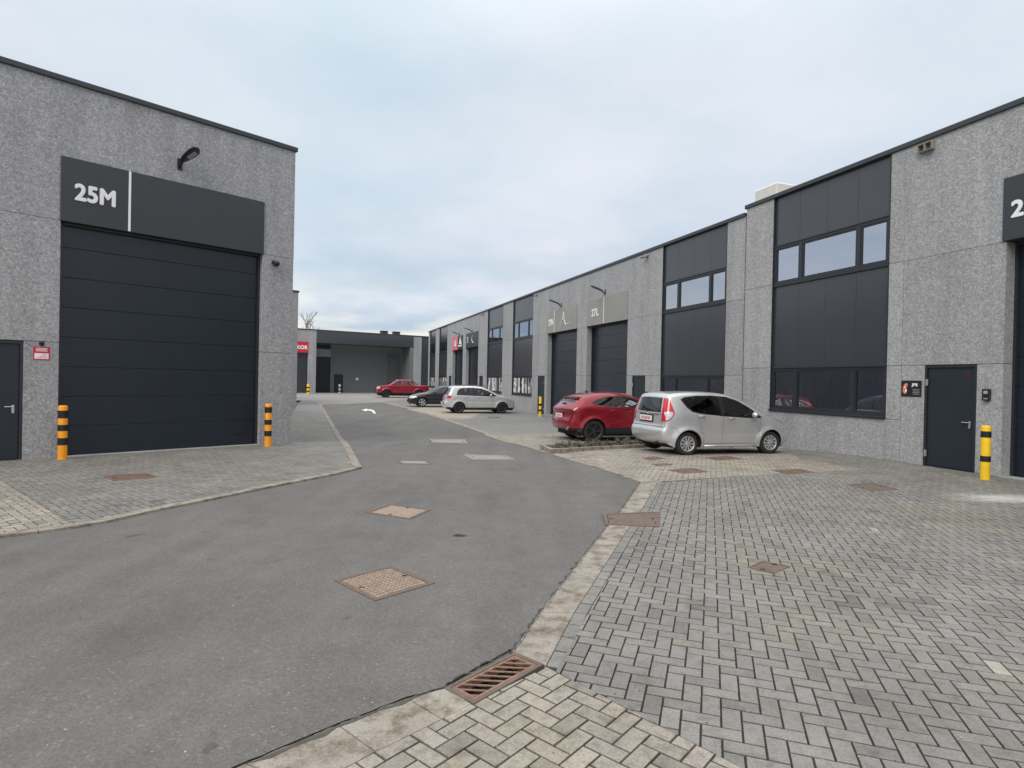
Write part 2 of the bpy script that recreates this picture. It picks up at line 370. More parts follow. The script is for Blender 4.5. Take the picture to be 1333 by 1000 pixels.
class Pavers:
    def __init__(s): s.V = []; s.F = []; s.T = []
    def brick(s, poly, top, tone, fine):
        cx = sum(p[0] for p in poly)/len(poly); cy = sum(p[1] for p in poly)/len(poly)
        b = len(s.V); n = len(poly)
        tilt = (random.uniform(-.012, .012), random.uniform(-.012, .012)); dz = random.uniform(-.0012, .0012)
        if fine:
            for x, y in poly:
                dx, dy = cx-x, cy-y; L = math.hypot(dx, dy) or 1; k = .004/L
                s.V.append((x+dx*k, y+dy*k, zg(y)+top+dz+tilt[0]*(x-cx)+tilt[1]*(y-cy)))
            for x, y in poly: s.V.append((x, y, zg(y)+top-.009))
            s.F.append(tuple(range(b, b+n)))
            for i in range(n): s.F.append((b+n+i, b+n+(i+1) % n, b+(i+1) % n, b+i))
            s.T += [tone]+[tuple(c*.5 for c in tone)]*n
        else:
            for x, y in poly: s.V.append((x, y, zg(y)+top+dz))
            s.F.append(tuple(range(b, b+n))); s.T.append(tone)
    def tone(s, warm=0):
        r = random.random(); t = random.gauss(1, .055)
        if r < .0012: return (1.55, 1.52, 1.42)
        if r < .05: return (t*.78, t*.78, t*.77)
        if r < .1: return (t*1.02, t*1.01, t*.94)
        return (t, t*random.uniform(.985, 1.01), t*random.uniform(.96, 1.02))
    def fill(s, poly, ang, org, u=.1, gap=.0068, top=.014, ymax=40, finey=11):
        ca, sa = math.cos(ang), math.sin(ang)
        loc = [((x-org[0])*ca+(y-org[1])*sa, -(x-org[0])*sa+(y-org[1])*ca) for x, y in poly]
        x0 = min(p[0] for p in loc)/u; x1 = max(p[0] for p in loc)/u; y0 = min(p[1] for p in loc)/u; y1 = max(p[1] for p in loc)/u
        loc = ccw(loc)
        # lattice vectors a=(1,1) b=(2,-2)
        for k in range(int((x0+y0)/2)-3, int((x1+y1)/2)+3):
            for m in range(int((x0-y1)/4)-3, int((x1-y0)/4)+3):
                ox, oy = k+2*m, k-2*m
                if ox < x0-4 or ox > x1+2 or oy < y0-4 or oy > y1+2: continue
                for (ax, ay, bx, by) in ((ox, oy, ox+2, oy+1), (ox, oy+1, ox+1, oy+3)):
                    q = [(ax*u+gap/2, ay*u+gap/2), (bx*u-gap/2, ay*u+gap/2), (bx*u-gap/2, by*u-gap/2), (ax*u+gap/2, by*u-gap/2)]
                    ins = [inside(x, y, loc) for x, y in q]
                    if not any(ins): continue
                    if not all(ins):
                        r = loc
                        r = clip_half(r, 1, 0, q[0][0]); r = clip_half(r, -1, 0, -q[2][0]) if len(r) > 2 else r
                        r = clip_half(r, 0, 1, q[0][1]) if len(r) > 2 else r; r = clip_half(r, 0, -1, -q[2][1]) if len(r) > 2 else r
                        if len(r) < 3 or abs(area2(r)) < .0008: continue
                        q = r
                    wq = [(org[0]+x*ca-y*sa, org[1]+x*sa+y*ca) for x, y in q]
                    if wq[0][1] > ymax: continue
                    s.brick(wq, top, s.tone(), wq[0][1] < finey)
    def course(s, a, b, side=1, L=.2, W=.1, gap=.0068, top=.014):     # a row of stretchers from a to b, on the left if side=1
        dx, dy = b[0]-a[0], b[1]-a[1]; D = math.hypot(dx, dy); dx /= D; dy /= D; nx, ny = -dy*side, dx*side
        n = max(1, int(D/L)); L = D/n
        for i in range(n):
            q = []
            for t, h in ((i*L+gap/2, gap/2), ((i+1)*L-gap/2, gap/2), ((i+1)*L-gap/2, W-gap/2), (i*L+gap/2, W-gap/2)):
                q.append((a[0]+dx*t+nx*h, a[1]+dy*t+ny*h))
            s.brick(ccw(q), top, s.tone(), True)
    def build(s, name, mat):
        o = obj(name, s.V, s.F, mat); me = o.data
        at = me.color_attributes.new('tone', 'FLOAT_COLOR', 'CORNER')
        col = []
        for p, t in zip(me.polygons, s.T): col += list(t+(1,))*len(p.vertices)
        at.data.foreach_set('color', col); return tag(o, kind='structure')
def offset_line(pts, d):      # d>0 to the left
    out = []
    for i, p in enumerate(pts):
        ns = []
        for a, b in ((i-1, i), (i, i+1)):
            if a < 0 or b >= len(pts): continue
            dx, dy = pts[b][0]-pts[a][0], pts[b][1]-pts[a][1]; L = math.hypot(dx, dy); ns.append((-dy/L, dx/L))
        nx = sum(n[0] for n in ns)/len(ns); ny = sum(n[1] for n in ns)/len(ns); L2 = nx*nx+ny*ny
        out.append((p[0]+nx*d/L2, p[1]+ny*d/L2))
    return out
def resample(pts, step):
    out = [pts[0]]
    for a, b in zip(pts, pts[1:]):
        n = max(1, int(math.dist(a, b)/step))
        out += [(a[0]+(b[0]-a[0])*i/n, a[1]+(b[1]-a[1])*i/n) for i in range(1, n+1)]
    return out
def kerb(name, pts, width, top, slab=1.0, mat='kerb', h=.1, inner=None):
    """kerb stones: separate slabs along a polyline, outer edge = pts, inner edge offset (or given)"""
    mb = MB(); inn = inner or offset_line(pts, width)
    for i in range(len(pts)-1):
        L = math.dist(pts[i], pts[i+1]); n = max(1, round(L/slab))
        for k in range(n):
            g = .003/max(L, .01); t0 = k/n+g; t1 = (k+1)/n-g
            f = lambda P, Q, t: (P[0]+(Q[0]-P[0])*t, P[1]+(Q[1]-P[1])*t)
            q = [f(pts[i], pts[i+1], t0), f(pts[i], pts[i+1], t1), f(inn[i], inn[i+1], t1), f(inn[i], inn[i+1], t0)]
            if area2(q) < 0: q = q[::-1]
            mb.add([(x, y, zg(y)-h) for x, y in q]+[(x, y, zg(y)+top) for x, y in q],
                   [(3, 2, 1, 0), (4, 5, 6, 7), (0, 1, 5, 4), (1, 2, 6, 5), (2, 3, 7, 6), (3, 0, 4, 7)])
    return tag(mb.build(name, M[mat]), kind='structure')

# facade frames (x = along the wall to the viewer's left, y = out of the wall)
RO = Vector((9.3355, 13.3376)); RD = Vector((-.32503, .9457))
LO = Vector((-5.7409, 15.3973)); LD = Vector((.69704, .71703))
RRZ = math.atan2(RD.y, RD.x); LRZ = math.atan2(-LD.y, -LD.x)
def wall_pt(O, X, u, v): return (O.x+X.x*u+(-X.y)*v, O.y+X.y*u+X.x*v)
def rp(u, v=0): return wall_pt(RO, RD, u, v)
def lp(u, v=0): return wall_pt(LO, -LD, u, v)

# ---- base ground
gx = [-900, -60, 60, 900]
V = []; F = []
ys = BR[:]
for y in ys:
    for x in gx: V.append((x, y, zg(y)-.12))
for i in range(len(ys)-1):
    for j in range(3): F.append((i*4+j, i*4+j+1, (i+1)*4+j+1, (i+1)*4+j))
tag(obj('ground', V, F, M['asphalt']), kind='structure')

# ---- lines picked from the place
left_edge = Gs([(0, 701), (50, 695), (100, 688), (140, 681), (200, 667), (260, 655), (350, 636), (440, 618), (471, 610)])
dl = Vector(left_edge[0])-Vector(left_edge[2]); dl.normalize()
left_edge = [tuple(Vector(left_edge[0])+dl*8)]+left_edge
left_back = Gs([(471, 610), (440, 562), (428, 543), (418, 527), (412, 523.5), (395, 521.5)])
g_in = Gs([(710.5, 870), (747, 800), (776, 755), (811, 700), (835, 665), (856, 628.5)])          # paver side of the gutter
g_out = Gs([(667, 852), (703, 800), (737, 755), (785, 694), (811, 662), (834, 628.5)])           # road side
low_out = Gs([(583, 899), (530, 913), (440, 948), (320, 999)]); low_in = Gs([(613, 920), (575, 940), (488, 983), (400, 1030)])
e = Vector(low_out[-1])-Vector(low_out[-2]); e.normalize(); low_out.append(tuple(Vector(low_out[-1])+e*5))
e = Vector(low_in[-1])-Vector(low_in[-2]); e.normalize(); low_in.append(tuple(Vector(low_in[-1])+e*5))
k_right = Gs([(834, 628.5), (784, 611.6), (751.6, 602.6), (700, 587), (629, 564.6), (575, 546), (530, 532), (498, 524)])
k_right_in = offset_line(k_right, -.3)
bD = Vector((.84, .5426)); bD.normalize()

road = left_edge+left_back[1:]+[k_right[-1]]+k_right[::-1][1:]+g_out[::-1][1:]+low_out+[(-9, -6), (-25, -6)]
tag(ground_poly('road', road, 0, M['asphalt']), kind='structure')

# ---- left pavement
L_gray = left_edge[1:]+left_back[1:]+Gs([(386, 526.5)])+[lp(-.3, -.5), lp(.3, -.3), lp(14, -.3)]+[left_edge[0]]
L_gray = [left_edge[0]]+left_edge[1:]+left_back[1:]+[G(387, 527), lp(.4, -.2), lp(14, -.2)]
tag(ground_poly('pavement_bed', L_gray, .004, M['bed']), kind='structure')
kerb('kerb', left_edge+left_back[1:], -.0 or .16, .03, 1.0)
inner = offset_line(left_edge+left_back[1:], .16)
Lg2 = inner+[G(387, 527), lp(.4, -.2), lp(14, -.2)]
b0 = G(0, 626); b1 = G(100, 688); bd = Vector(b1)-Vector(b0); bd.normalize()
A0 = tuple(Vector(b0)-bd*4); A1 = tuple(Vector(b1)+bd*1)
nrm = (bd.y, -bd.x)                       # to the lower-left side
if nrm[0]*(-10)+nrm[1]*5-(nrm[0]*b0[0]+nrm[1]*b0[1]) < 0: nrm = (-nrm[0], -nrm[1])
cc = nrm[0]*b0[0]+nrm[1]*b0[1]
Lbeige = clip_half(Lg2, nrm[0], nrm[1], cc+.005); Lgray = clip_half(Lg2, -nrm[0], -nrm[1], -cc+.0)
pv = Pavers(); pv.fill(Lgray, R(-39.9), b0, top=.018, finey=8, ymax=33)
pv.build('pavement', M['paver_grey'])
pv = Pavers(); pv.fill(Lbeige, R(50.1), b0, top=.018, finey=8)
pv.build('pavement', M['paver_beige'])

tag(ground_poly('pavement', clip_half(Lg2, 0, 1, 32.9), .018, M['far_grey']), kind='structure')
# ---- right paving, near
bl0 = G(711, 871); bl1 = G(958, 1000); e = (Vector(bl1)-Vector(bl0)).normalized(); bl2 = tuple(Vector(bl1)+e*6)
beige_near = [bl0, bl2, (bl2[0]-5, bl2[1]-6)]+low_in[::-1]
bay = Gs([(628, 566), (720, 564.5), (830, 572.5), (1013, 584.5), (1040, 598), (1127, 612), (973, 620), (856, 628.5)])
gray_near = g_in+bay[::-1][1:4]+[bay[3], rp(4.5, .0), rp(-13), (bl2[0]+8, bl2[1]-3), bl2]
kline = offset_line(k_right, -.3)
bay_poly = [k_right_in[4]]+bay[1:]+[k_right_in[i] for i in (0, 1, 2, 3)]
bay_poly = bay+[k_right_in[i] for i in (0, 1, 2, 3)]
bed = g_in+bay[::-1][1:4]+[bay[3], rp(4.5, .0), rp(-13), (bl2[0]+8, bl2[1]-3), bl2, (bl2[0]-5, bl2[1]-6)]+low_in[::-1]
ground_bed = tag(ground_poly('paving_bed', bed, .003, M['bed']), kind='structure')
pv = Pavers()
gn = offset_line(g_in, -.1)
_e = (Vector(bl2)-Vector(bl0)).normalized(); gn[0] = tuple(Vector(bl0)+_e*(Vector(gn[0])-Vector(bl0)).dot(_e))
pv.fill(gn+gray_near[len(g_in):-2]+[gray_near[-2], bl2], R(71.5), bl0, finey=11)
for a, b in zip(g_in, g_in[1:]): pv.course(a, b, -1)
pv.build('paving', M['paver_grey_glare'])
pv = Pavers()
pv.fill(beige_near, R(49.5), bl0, finey=9)
pv.build('paving', M['paver_beige'])
tag(ground_poly('parking_bed', bay_poly, .003, M['bed']), kind='structure')
pv = Pavers(); pv.fill(bay_poly, R(71.5), bay[4], finey=11, gap=.007)
pv.build('parking_bay', M['paver_beige'])
kerb('gutter', g_out, 0, .016, 1.0, inner=g_in)
kerb('gutter', low_out, 0, .016, 2.2, inner=low_in)
kerb('kerb', k_right, -.3, .018, 1.0)
# far paving
far_right = k_right_in[3:]+[G(498, 523)]+[(-9, 70), (6, 74), rp(30, -1), rp(3, -.2)]+[bay[3], bay[2], bay[1], bay[0]]
tag(ground_poly('parking_strip', far_right, .004, M['far_grey']), kind='structure')
fore = [(-30, 38), left_back[-1], left_back[-2], left_back[-3]]+[k_right[-1], (-8, 41)]+[(8, 80), (-20, 90), (-60, 70)]
tag(ground_poly('forecourt', fore, .002, M['far_light']), kind='structure')
tag(ground_poly('parking_bay', Gs([(530, 533.5), (552, 531), (640, 533), (610, 545.5), (577, 545.5)]), .009, M['far_beige']), kind='structure')

# crumbled asphalt edge along the gutter
def seam(pts, wd, name='road_edge'):
    p = resample(pts, .035); V = []; F = []
    o = offset_line(p, 1)
    for i, (a, b) in enumerate(zip(p, o)):
        nx, ny = b[0]-a[0], b[1]-a[1]
        k = noise.fractal(Vector((a[0]*14, a[1]*14, 2)), .7, 2, 5); k2 = noise.fractal(Vector((a[0]*9, a[1]*9, 7)), 1, 2, 4)
        w1 = wd*(.8+1.6*k); w2 = -.012-.012*k2
        w1 = math.copysign(max(.01, abs(w1)), wd)
        V.append((a[0]+nx*w1, a[1]+ny*w1, zg(a[1])+.005)); V.append((a[0]+nx*w2, a[1]+ny*w2, zg(a[1])+.0185))
    F = [(2*i, 2*i+1, 2*i+3, 2*i+2) for i in range(len(p)-1)]
    tag(obj(name, V, F, M['seam']), kind='structure')
seam(g_out, .022); seam([low_out[0]]+low_out[1:], -.025)
seam([G(668, 849), G(640, 864), G(610, 880), G(582, 896)], -.028)
seam([rp(6), rp(3), rp(1.1), rp(.05)], .05); seam([rp(-1.1), rp(-1.6)], .04); seam([lp(.0), lp(.8)], -.05); seam([lp(4.86), lp(5.4)], -.05)
M['silt'] = rust_mat('damp_silt', (.05, .045, .038), (.1, .09, .075), 12)
tag(ground_poly('gutter_silt', Gs([(583, 899), (566, 903), (540, 913), (524, 922), (492, 930), (462, 944), (438, 952), (424, 963), (392, 973), (352, 992), (322, 999), (440, 948.5), (530, 913.5)]), .0175, M['silt']), kind='structure')

# white arrow on the road
arrow = Gs([(470.8, 533.9), (478.2, 531.9), (477.6, 533.0), (483.5, 533.3), (487.3, 534.9), (489.2, 538.6), (486.3, 538.3), (484.2, 535.5), (482, 534.7), (477.3, 534.5), (477.0, 535.6)])
o = ground_poly('road_arrow', arrow, .004, M['white']); tag(o, kind='structure')

# ------------------------------------------------------------------ covers and drains
def cover(name, quad, mat, label, cat='manhole cover', group=None, grid=0, rim=True, off=.02, rot=0):
    q = ccw(Gs(quad)); cx = sum(p[0] for p in q)/4; cy = sum(p[1] for p in q)/4; z0 = zg(cy)
    t = empty(name, (cx, cy, z0)); tag(t, label, cat, group)
    L = [Vector((x-cx, y-cy)) for x, y in q]
    def bil(u, v):
        p = L[0]*(1-u)*(1-v)+L[1]*u*(1-v)+L[2]*u*v+L[3]*(1-u)*v; return (p.x, p.y)
    fr = MB(); e = .07
    for a in ((0, 0, 1, e), (0, 1-e, 1, 1), (0, e, e, 1-e), (1-e, e, 1, 1-e)):
        p = [bil(a[0], a[1]), bil(a[2], a[1]), bil(a[2], a[3]), bil(a[0], a[3])]
        fr.prism(p, -.02, off+.001)
    fr.build('frame', M['rustbrown'] if rim else mat, t)
    pl = MB(); e2 = e+.012
    pl.prism([bil(e2, e2), bil(1-e2, e2), bil(1-e2, 1-e2), bil(e2, 1-e2)], -.02, off-.003)
    if grid:
        n = grid
        for i in range(n):
            for j in range(n):
                if (i in (0, n-1) and j in (0, n-1)): continue
                a = e2+(1-2*e2)*(i+.14)/n; b = e2+(1-2*e2)*(i+.86)/n; c = e2+(1-2*e2)*(j+.14)/n; d = e2+(1-2*e2)*(j+.86)/n
                pl.prism([bil(a, c), bil(b, c), bil(b, d), bil(a, d)], off-.004, off+.002)
    pl.build('lid', mat, t)
    for u, v in ((e2+.05, .5), (1-e2-.05, .5)):
        h = MB(); c = bil(u, v); h.prism([(c[0]-.02, c[1]-.012), (c[0]+.02, c[1]-.012), (c[0]+.02, c[1]+.012), (c[0]-.02, c[1]+.012)], off-.003, off+(.0035 if grid else .001)); h.build('lifting_hole', M['hole'], t)
    return t
cover('manhole_cover', [(434.4, 756), (508.8, 737.3), (566.4, 759.6), (488.4, 782.9)], M['rustpink'], 'large square pinkish manhole cover with gridded lid, nearest one in the asphalt road', grid=12, off=.006)
cover('manhole_cover', [(475, 667.6), (507.6, 656.6), (562, 664), (534, 676.4)], M['rustpink'], 'square tan manhole cover in the road, second from the camera behind the gridded one', off=.006)
cover('manhole_cover', [(517, 599.6), (557, 600), (562.4, 604.4), (521, 604)], M['palecov'], 'small pale cover with dark rim in the road near the tip of the left kerb', off=.006)
cover('access_slab', [(559.4, 574), (605, 574.4), (611, 578.4), (568, 578.4)], M['palecov'], 'pale concrete slab flush in the road, the farther of the two pale slabs', 'slab', rim=False, off=.006)
cover('access_slab', [(603, 592), (657, 593), (671, 598.6), (615, 598.6)], M['palecov'], 'pale concrete slab flush in the road, the nearer and larger of the two pale slabs', 'slab', rim=False, off=.006)
cover('inspection_cover', [(134, 621), (192, 618), (207, 622.6), (147, 628)], M['rust'], 'rusty rectangular cover in the grey paving before the gate marked 25M', 'inspection cover', off=.023)
cover('inspection_cover', [(836.7, 597.3), (851, 595.4), (866, 598), (845, 600)], M['rust'], 'small rusty cover under the rear bumper side of the silver hatchback', 'inspection cover')
cover('inspection_cover', [(918, 596.8), (945, 594.8), (965.5, 598), (932, 600.4)], M['rust'], 'rusty cover just beside the silver hatchback between its wheels', 'inspection cover')
cover('inspection_cover', [(868.6, 613), (902, 610.6), (922, 615), (889, 617.8)], M['rust'], 'reddish rusty cover in the beige bay in front of the silver hatchback rear wheel', 'inspection cover')
cover('inspection_cover', [(1004, 613.5), (1040.5, 611.8), (1061, 616), (1024, 618.4)], M['rust'], 'rusty cover on the boundary of the beige bay and grey paving below the lower window', 'inspection cover')
cover('inspection_cover', [(1102.7, 632), (1135, 630.3), (1170, 638.4), (1135, 641)], M['rustbrown'], 'brown cover in the grey paving between the long window and the yellow bollard', 'inspection cover')
cover('inspection_cover', [(973, 741), (992, 733), (1029, 739.6), (1008, 749)], M['rustbrown'], 'small square brown cover alone amid the near grey herringbone paving', 'inspection cover')
cover('inspection_cover', [(848, 605.3), (866, 604.2), (876, 606), (856, 607.6)], M['rustbrown'], 'small dark brown cover in the beige bay between two rusty covers', 'inspection cover')
cover('inspection_cover', [(634, 543.2), (650, 543), (652, 544.6), (636, 544.8)], M['rustbrown'], 'thin dark cover in the paving just in front of the silver people carrier', 'inspection cover', off=.014)
cover('gutter_cover', [(784, 671), (860, 668), (864, 672), (855, 688), (791, 685)][:2]+[(858, 688), (788, 685)], M['rustbrown'], 'brown rusty plate bridging the pale gutter beside the road', 'gutter cover', off=.022)

GANG = -35
def drain():
    q = Gs([(583, 901), (667, 852), (711, 870), (612, 920)]); q = ccw(q)
    cx = sum(p[0] for p in q)/4; cy = sum(p[1] for p in q)/4
    t = empty('drain_grate', (cx, cy, 0)); tag(t, 'rusty slotted storm drain grate set in the gutter at the corner of the road', 'drain grate')
    # local axes along long side
    e = [Vector(q[(i+1) % 4])-Vector(q[i]) for i in range(4)]
    i = max(range(4), key=lambda k: e[k].length); X = (e[i]-e[(i+2) % 4]).normalized(); Y = Vector((-X.y, X.x))
    hl = (e[i].length+e[(i+2) % 4].length)/4; hw = (e[(i+1) % 4].length+e[(i+3) % 4].length)/4
    P = lambda a, b: (X.x*a+Y.x*b, X.y*a+Y.y*b)
    f = MB()
    for a0, b0, a1, b1 in ((-hl, -hw, hl, -hw+.022), (-hl, hw-.022, hl, hw), (-hl, -hw+.022, -hl+.03, hw-.022), (hl-.03, -hw+.022, hl, hw-.022)):
        f.prism([P(a0, b0), P(a1, b0), P(a1, b1), P(a0, b1)], -.05, .021)
    f.build('frame', M['rustbrown'], t)
    a = hl-.034; b = hw-.026
    g = MB()
    for a0, b0, a1, b1 in ((-a, -b, a, -b+.018), (-a, b-.018, a, b), (-a, -b+.018, -a+.02, b-.018), (a-.02, -b+.018, a, b-.018)):
        g.prism([P(a0, b0), P(a1, b0), P(a1, b1), P(a0, b1)], -.03, .019)
    # diagonal bars
    n = 8; rect = [(-a+.02, -b+.018), (a-.02, -b+.018), (a-.02, b-.018), (-a+.02, b-.018)]
    ang = R(GANG); dx, dy = math.cos(ang), math.sin(ang); nx, ny = -dy, dx
    ext = abs(nx)*a+abs(ny)*b
    wd_ = Vector((1, -.06)).normalized(); lx, ly = wd_.dot(X), wd_.dot(Y); nx, ny = -ly, lx
    for k in range(-9, 10):
        c = k*.056
        r = clip_half(clip_half(rect, nx, ny, c-.0068), -nx, -ny, -(c+.0068))
        if len(r) > 2 and abs(area2(r)) > 2e-4: g.prism([P(x, y) for x, y in ccw(r)], .0135, .0185)
    g.build('grate', M['rustpinkd'], t)
    h = MB(); h.prism([P(-hl+.02, -hw+.02), P(hl-.02, -hw+.02), P(hl-.02, hw-.02), P(-hl+.02, hw-.02)], -.11, -.1)
    h.build('sump', M['hole'], t)
M['rustpinkd'] = rust_mat('worn_rusty_iron', (.15, .085, .06), (.27, .17, .125), 30)
drain()

# ------------------------------------------------------------------ building kit
G_ = .007
def set_tone(o, tn):
    me = o.data; tn = tn+[1.0]*(len(me.polygons)-len(tn)); at = me.color_attributes.new('tone', 'FLOAT_COLOR', 'CORNER'); col = []
    for p, t in zip(me.polygons, tn): col += [t, t, t, 1]*len(p.vertices)
    at.data.foreach_set('color', col)
class Bld:
    def __init__(s, name, O, rz, z0, label, cat='building'):
        s.t = empty(name, (O[0], O[1], z0), rz); tag(s.t, label, cat)
        s.wall = MB(); s.trim = MB()
        s.tn = []
    def panel(s, u0, u1, z0, z1, d=.32, v=0, m=0):
        n0 = len(s.wall.F); s.wall.box(u0+G_/2, u1-G_/2, v-d, v, z0+G_/2, z1-G_/2, m, bev=.008)
        s.tn += [1.0]*(n0-len(s.tn))+[random.uniform(.94, 1.05)]*(len(s.wall.F)-n0)
    def raw(s, u0, u1, z0, z1, d=.32):
        s.wall.box(u0, u1, -d, 0, z0, z1)
    def finish(s, mats=None):
        o = s.wall.build('wall', mats or [M['agg'], M['joint']], s.t); set_tone(o, s.tn)
def lettering(parent, txt, u, z, h, v, mat, name='lettering', bold=.012, center=False, wscale=1):
    cu = bpy.data.curves.new('txt', 'FONT'); cu.body = txt; cu.size = 1; cu.extrude = .0; 
    cu.space_character = 1.05
    ob = bpy.data.objects.new('txt', cu); COL.objects.link(ob)
    bpy.context.view_layer.update()
    me = bpy.data.meshes.new_from_object(ob.evaluated_get(bpy.context.evaluated_depsgraph_get()))
    bpy.data.objects.remove(ob); bpy.data.curves.remove(cu)
    xs = [p.co.x for p in me.vertices]; ys_ = [p.co.y for p in me.vertices]
    s = h/(max(ys_)-min(ys_)); x0 = min(xs); y0 = min(ys_)
    if center: u = u+(max(xs)-x0)*s*wscale/2
    V = [(u-(p.co.x-x0)*s*wscale, v, z+(p.co.y-y0)*s) for p in me.vertices]
    F = [tuple(p.vertices) for p in me.polygons]
    n = len(V); th = .012
    # thicken: add side walls and keep a front face
    from collections import Counter
    ec = Counter()
    for f in F:
        for i in range(len(f)): ec[(f[i], f[(i+1) % len(f)])] += 1
    V2 = []; F2 = []
    for k_ in range(9):
        q_ = k_*math.pi/4; rb = bold*.55 if k_ < 8 else 0
        b_ = len(V2); dy_ = .0004*k_
        V2 += [(x+rb*math.cos(q_), y, z_+rb*math.sin(q_)) for x, y, z_ in V]+[(x+rb*math.cos(q_), y+th+dy_, z_+rb*math.sin(q_)) for x, y, z_ in V]
        F2 += [tuple(i+n+b_ for i in f) for f in F]
        for (a, b) in ec:
            if (b, a) not in ec: F2.append((a+b_, b+b_, b+n+b_, a+n+b_))
    bpy.data.meshes.remove(me)
    return obj(name, V2, F2, mat, parent)

def gate(B, u0, u1, top=4.73, dep=.34, z0=0, mat='gate', handle=True, rib=.61, jamb=True):
    g = MB(); z = z0+.02; n = round((top-z0)/rib); h = (top-z0+.1)/n
    g.box(u0-.02, u1+.02, -dep-.09, -dep-.03, z0, top+.1)
    for i in range(n):
        g.box(u0-.02, u1+.02, -dep-.05, -dep, z0+.015+i*h, z0+.015+(i+1)*h-.004, bev=.005)
    o = g.build('sectional_gate', M[mat], B.t)
    rl = MB(); rl.box(u0, u1, -dep-.01, -dep+.012, z0, z0+.03); rl.build('bottom_seal', M['blackmatt'], o)
    if handle:
        hh = MB(); hu = u0+.34; hh.box(hu, hu+.17, -dep-.002, -dep+.02, z0+.3, z0+.34, bev=.004); hh.box(hu, hu+.17, -dep-.002, -dep+.008, z0+.27, z0+.3, bev=.002)
        hh.build('handle', M['black'], o)
    f = MB()
    for a, b in ((u0, u0+.05), (u1-.05, u1)): f.box(a, b, -dep+.001, -dep+.07, z0, top)
    f.box(u0+.05, u1-.05, -dep+.001, -dep+.1, top-.06, top)
    f.build('gate_frame', M['frame'], B.t)
    s = MB(); s.box(u0+.001, u1-.001, -dep+.071, .06, z0-.05, z0+.026); s.build('threshold', M['smooth_conc'], B.t)
def pdoor(B, u0, u1, top=2.27, dep=.05, z0=0, hinge_left=True, mat='door', handle=True, mark=False):
    f = MB()
    f.box(u0, u0+.05, -dep-.1, -.01, z0, top); f.box(u1-.05, u1, -dep-.1, -.01, z0, top); f.box(u0+.05, u1-.05, -dep-.1, -.01, top-.05, top)
    f.box(u0+.05, u1-.05, -dep-.1, -.012, z0-.02, z0+.02)
    f.build('door_frame', M['frame'], B.t)
    d = MB(); d.box(u0+.056, u1-.056, -dep-.05, -dep+.01, z0+.028, top-.056, bev=.004)
    o = d.build('door', M[mat], B.t)
    if handle:
        hu = u0+.14 if hinge_left else u1-.14; sg = 1 if hinge_left else -1; zh = z0+1.05
        h = MB(); h.box(hu-.022, hu+.022, -dep+.01, -dep+.018, zh-.1, zh+.03, bev=.002)
        h.tube([(hu, -dep+.018, zh), (hu, -dep+.06, zh)], .01); h.tube([(hu-sg*.005, -dep+.06, zh), (hu+sg*.13, -dep+.06, zh)], .0105)
        h.build('handle', M['steel'], o)
        l = MB(); l.tube([(hu, -dep+.018, zh-.11), (hu, -dep+.03, zh-.11)], .02, 12); l.build('lock', M['steel'], o)
        hu2 = u1-.05 if hinge_left else u0+.05
        for zh in (z0+.3, top-.38):
            k = MB(); k.box(hu2-.03, hu2+.03, -.012, .004, zh-.07, zh+.07, bev=.003); k.tube([(hu2, .01, zh-.075), (hu2, .01, zh+.075)], .009, 8); k.build('hinge', M['steel'], o)
    if mark:
        k = MB(); k.lathe([(.0, 0), (.07, 0)], 16, mat=Matrix.Translation((u0+.22, -dep+.012, top-.2)) @ Matrix.Rotation(-math.pi/2, 4, 'X')); k.build('red_mark', simple('faint_red_mark', (.045, .012, .02), .5), o)
def clad(B, u0, u1, z0, z1, v=-.07, n=4, mat='clad'):
    c = MB(); w_ = (u1-u0)/n
    for i in range(n): c.box(u0+i*w_+.0035, u0+(i+1)*w_-.0035, v-.05, v, z0, z1, bev=.003)
    c.box(u0, u1, v-.06, v-.02, z0, z1)
    c.build('cladding_panel', M[mat], B.t)
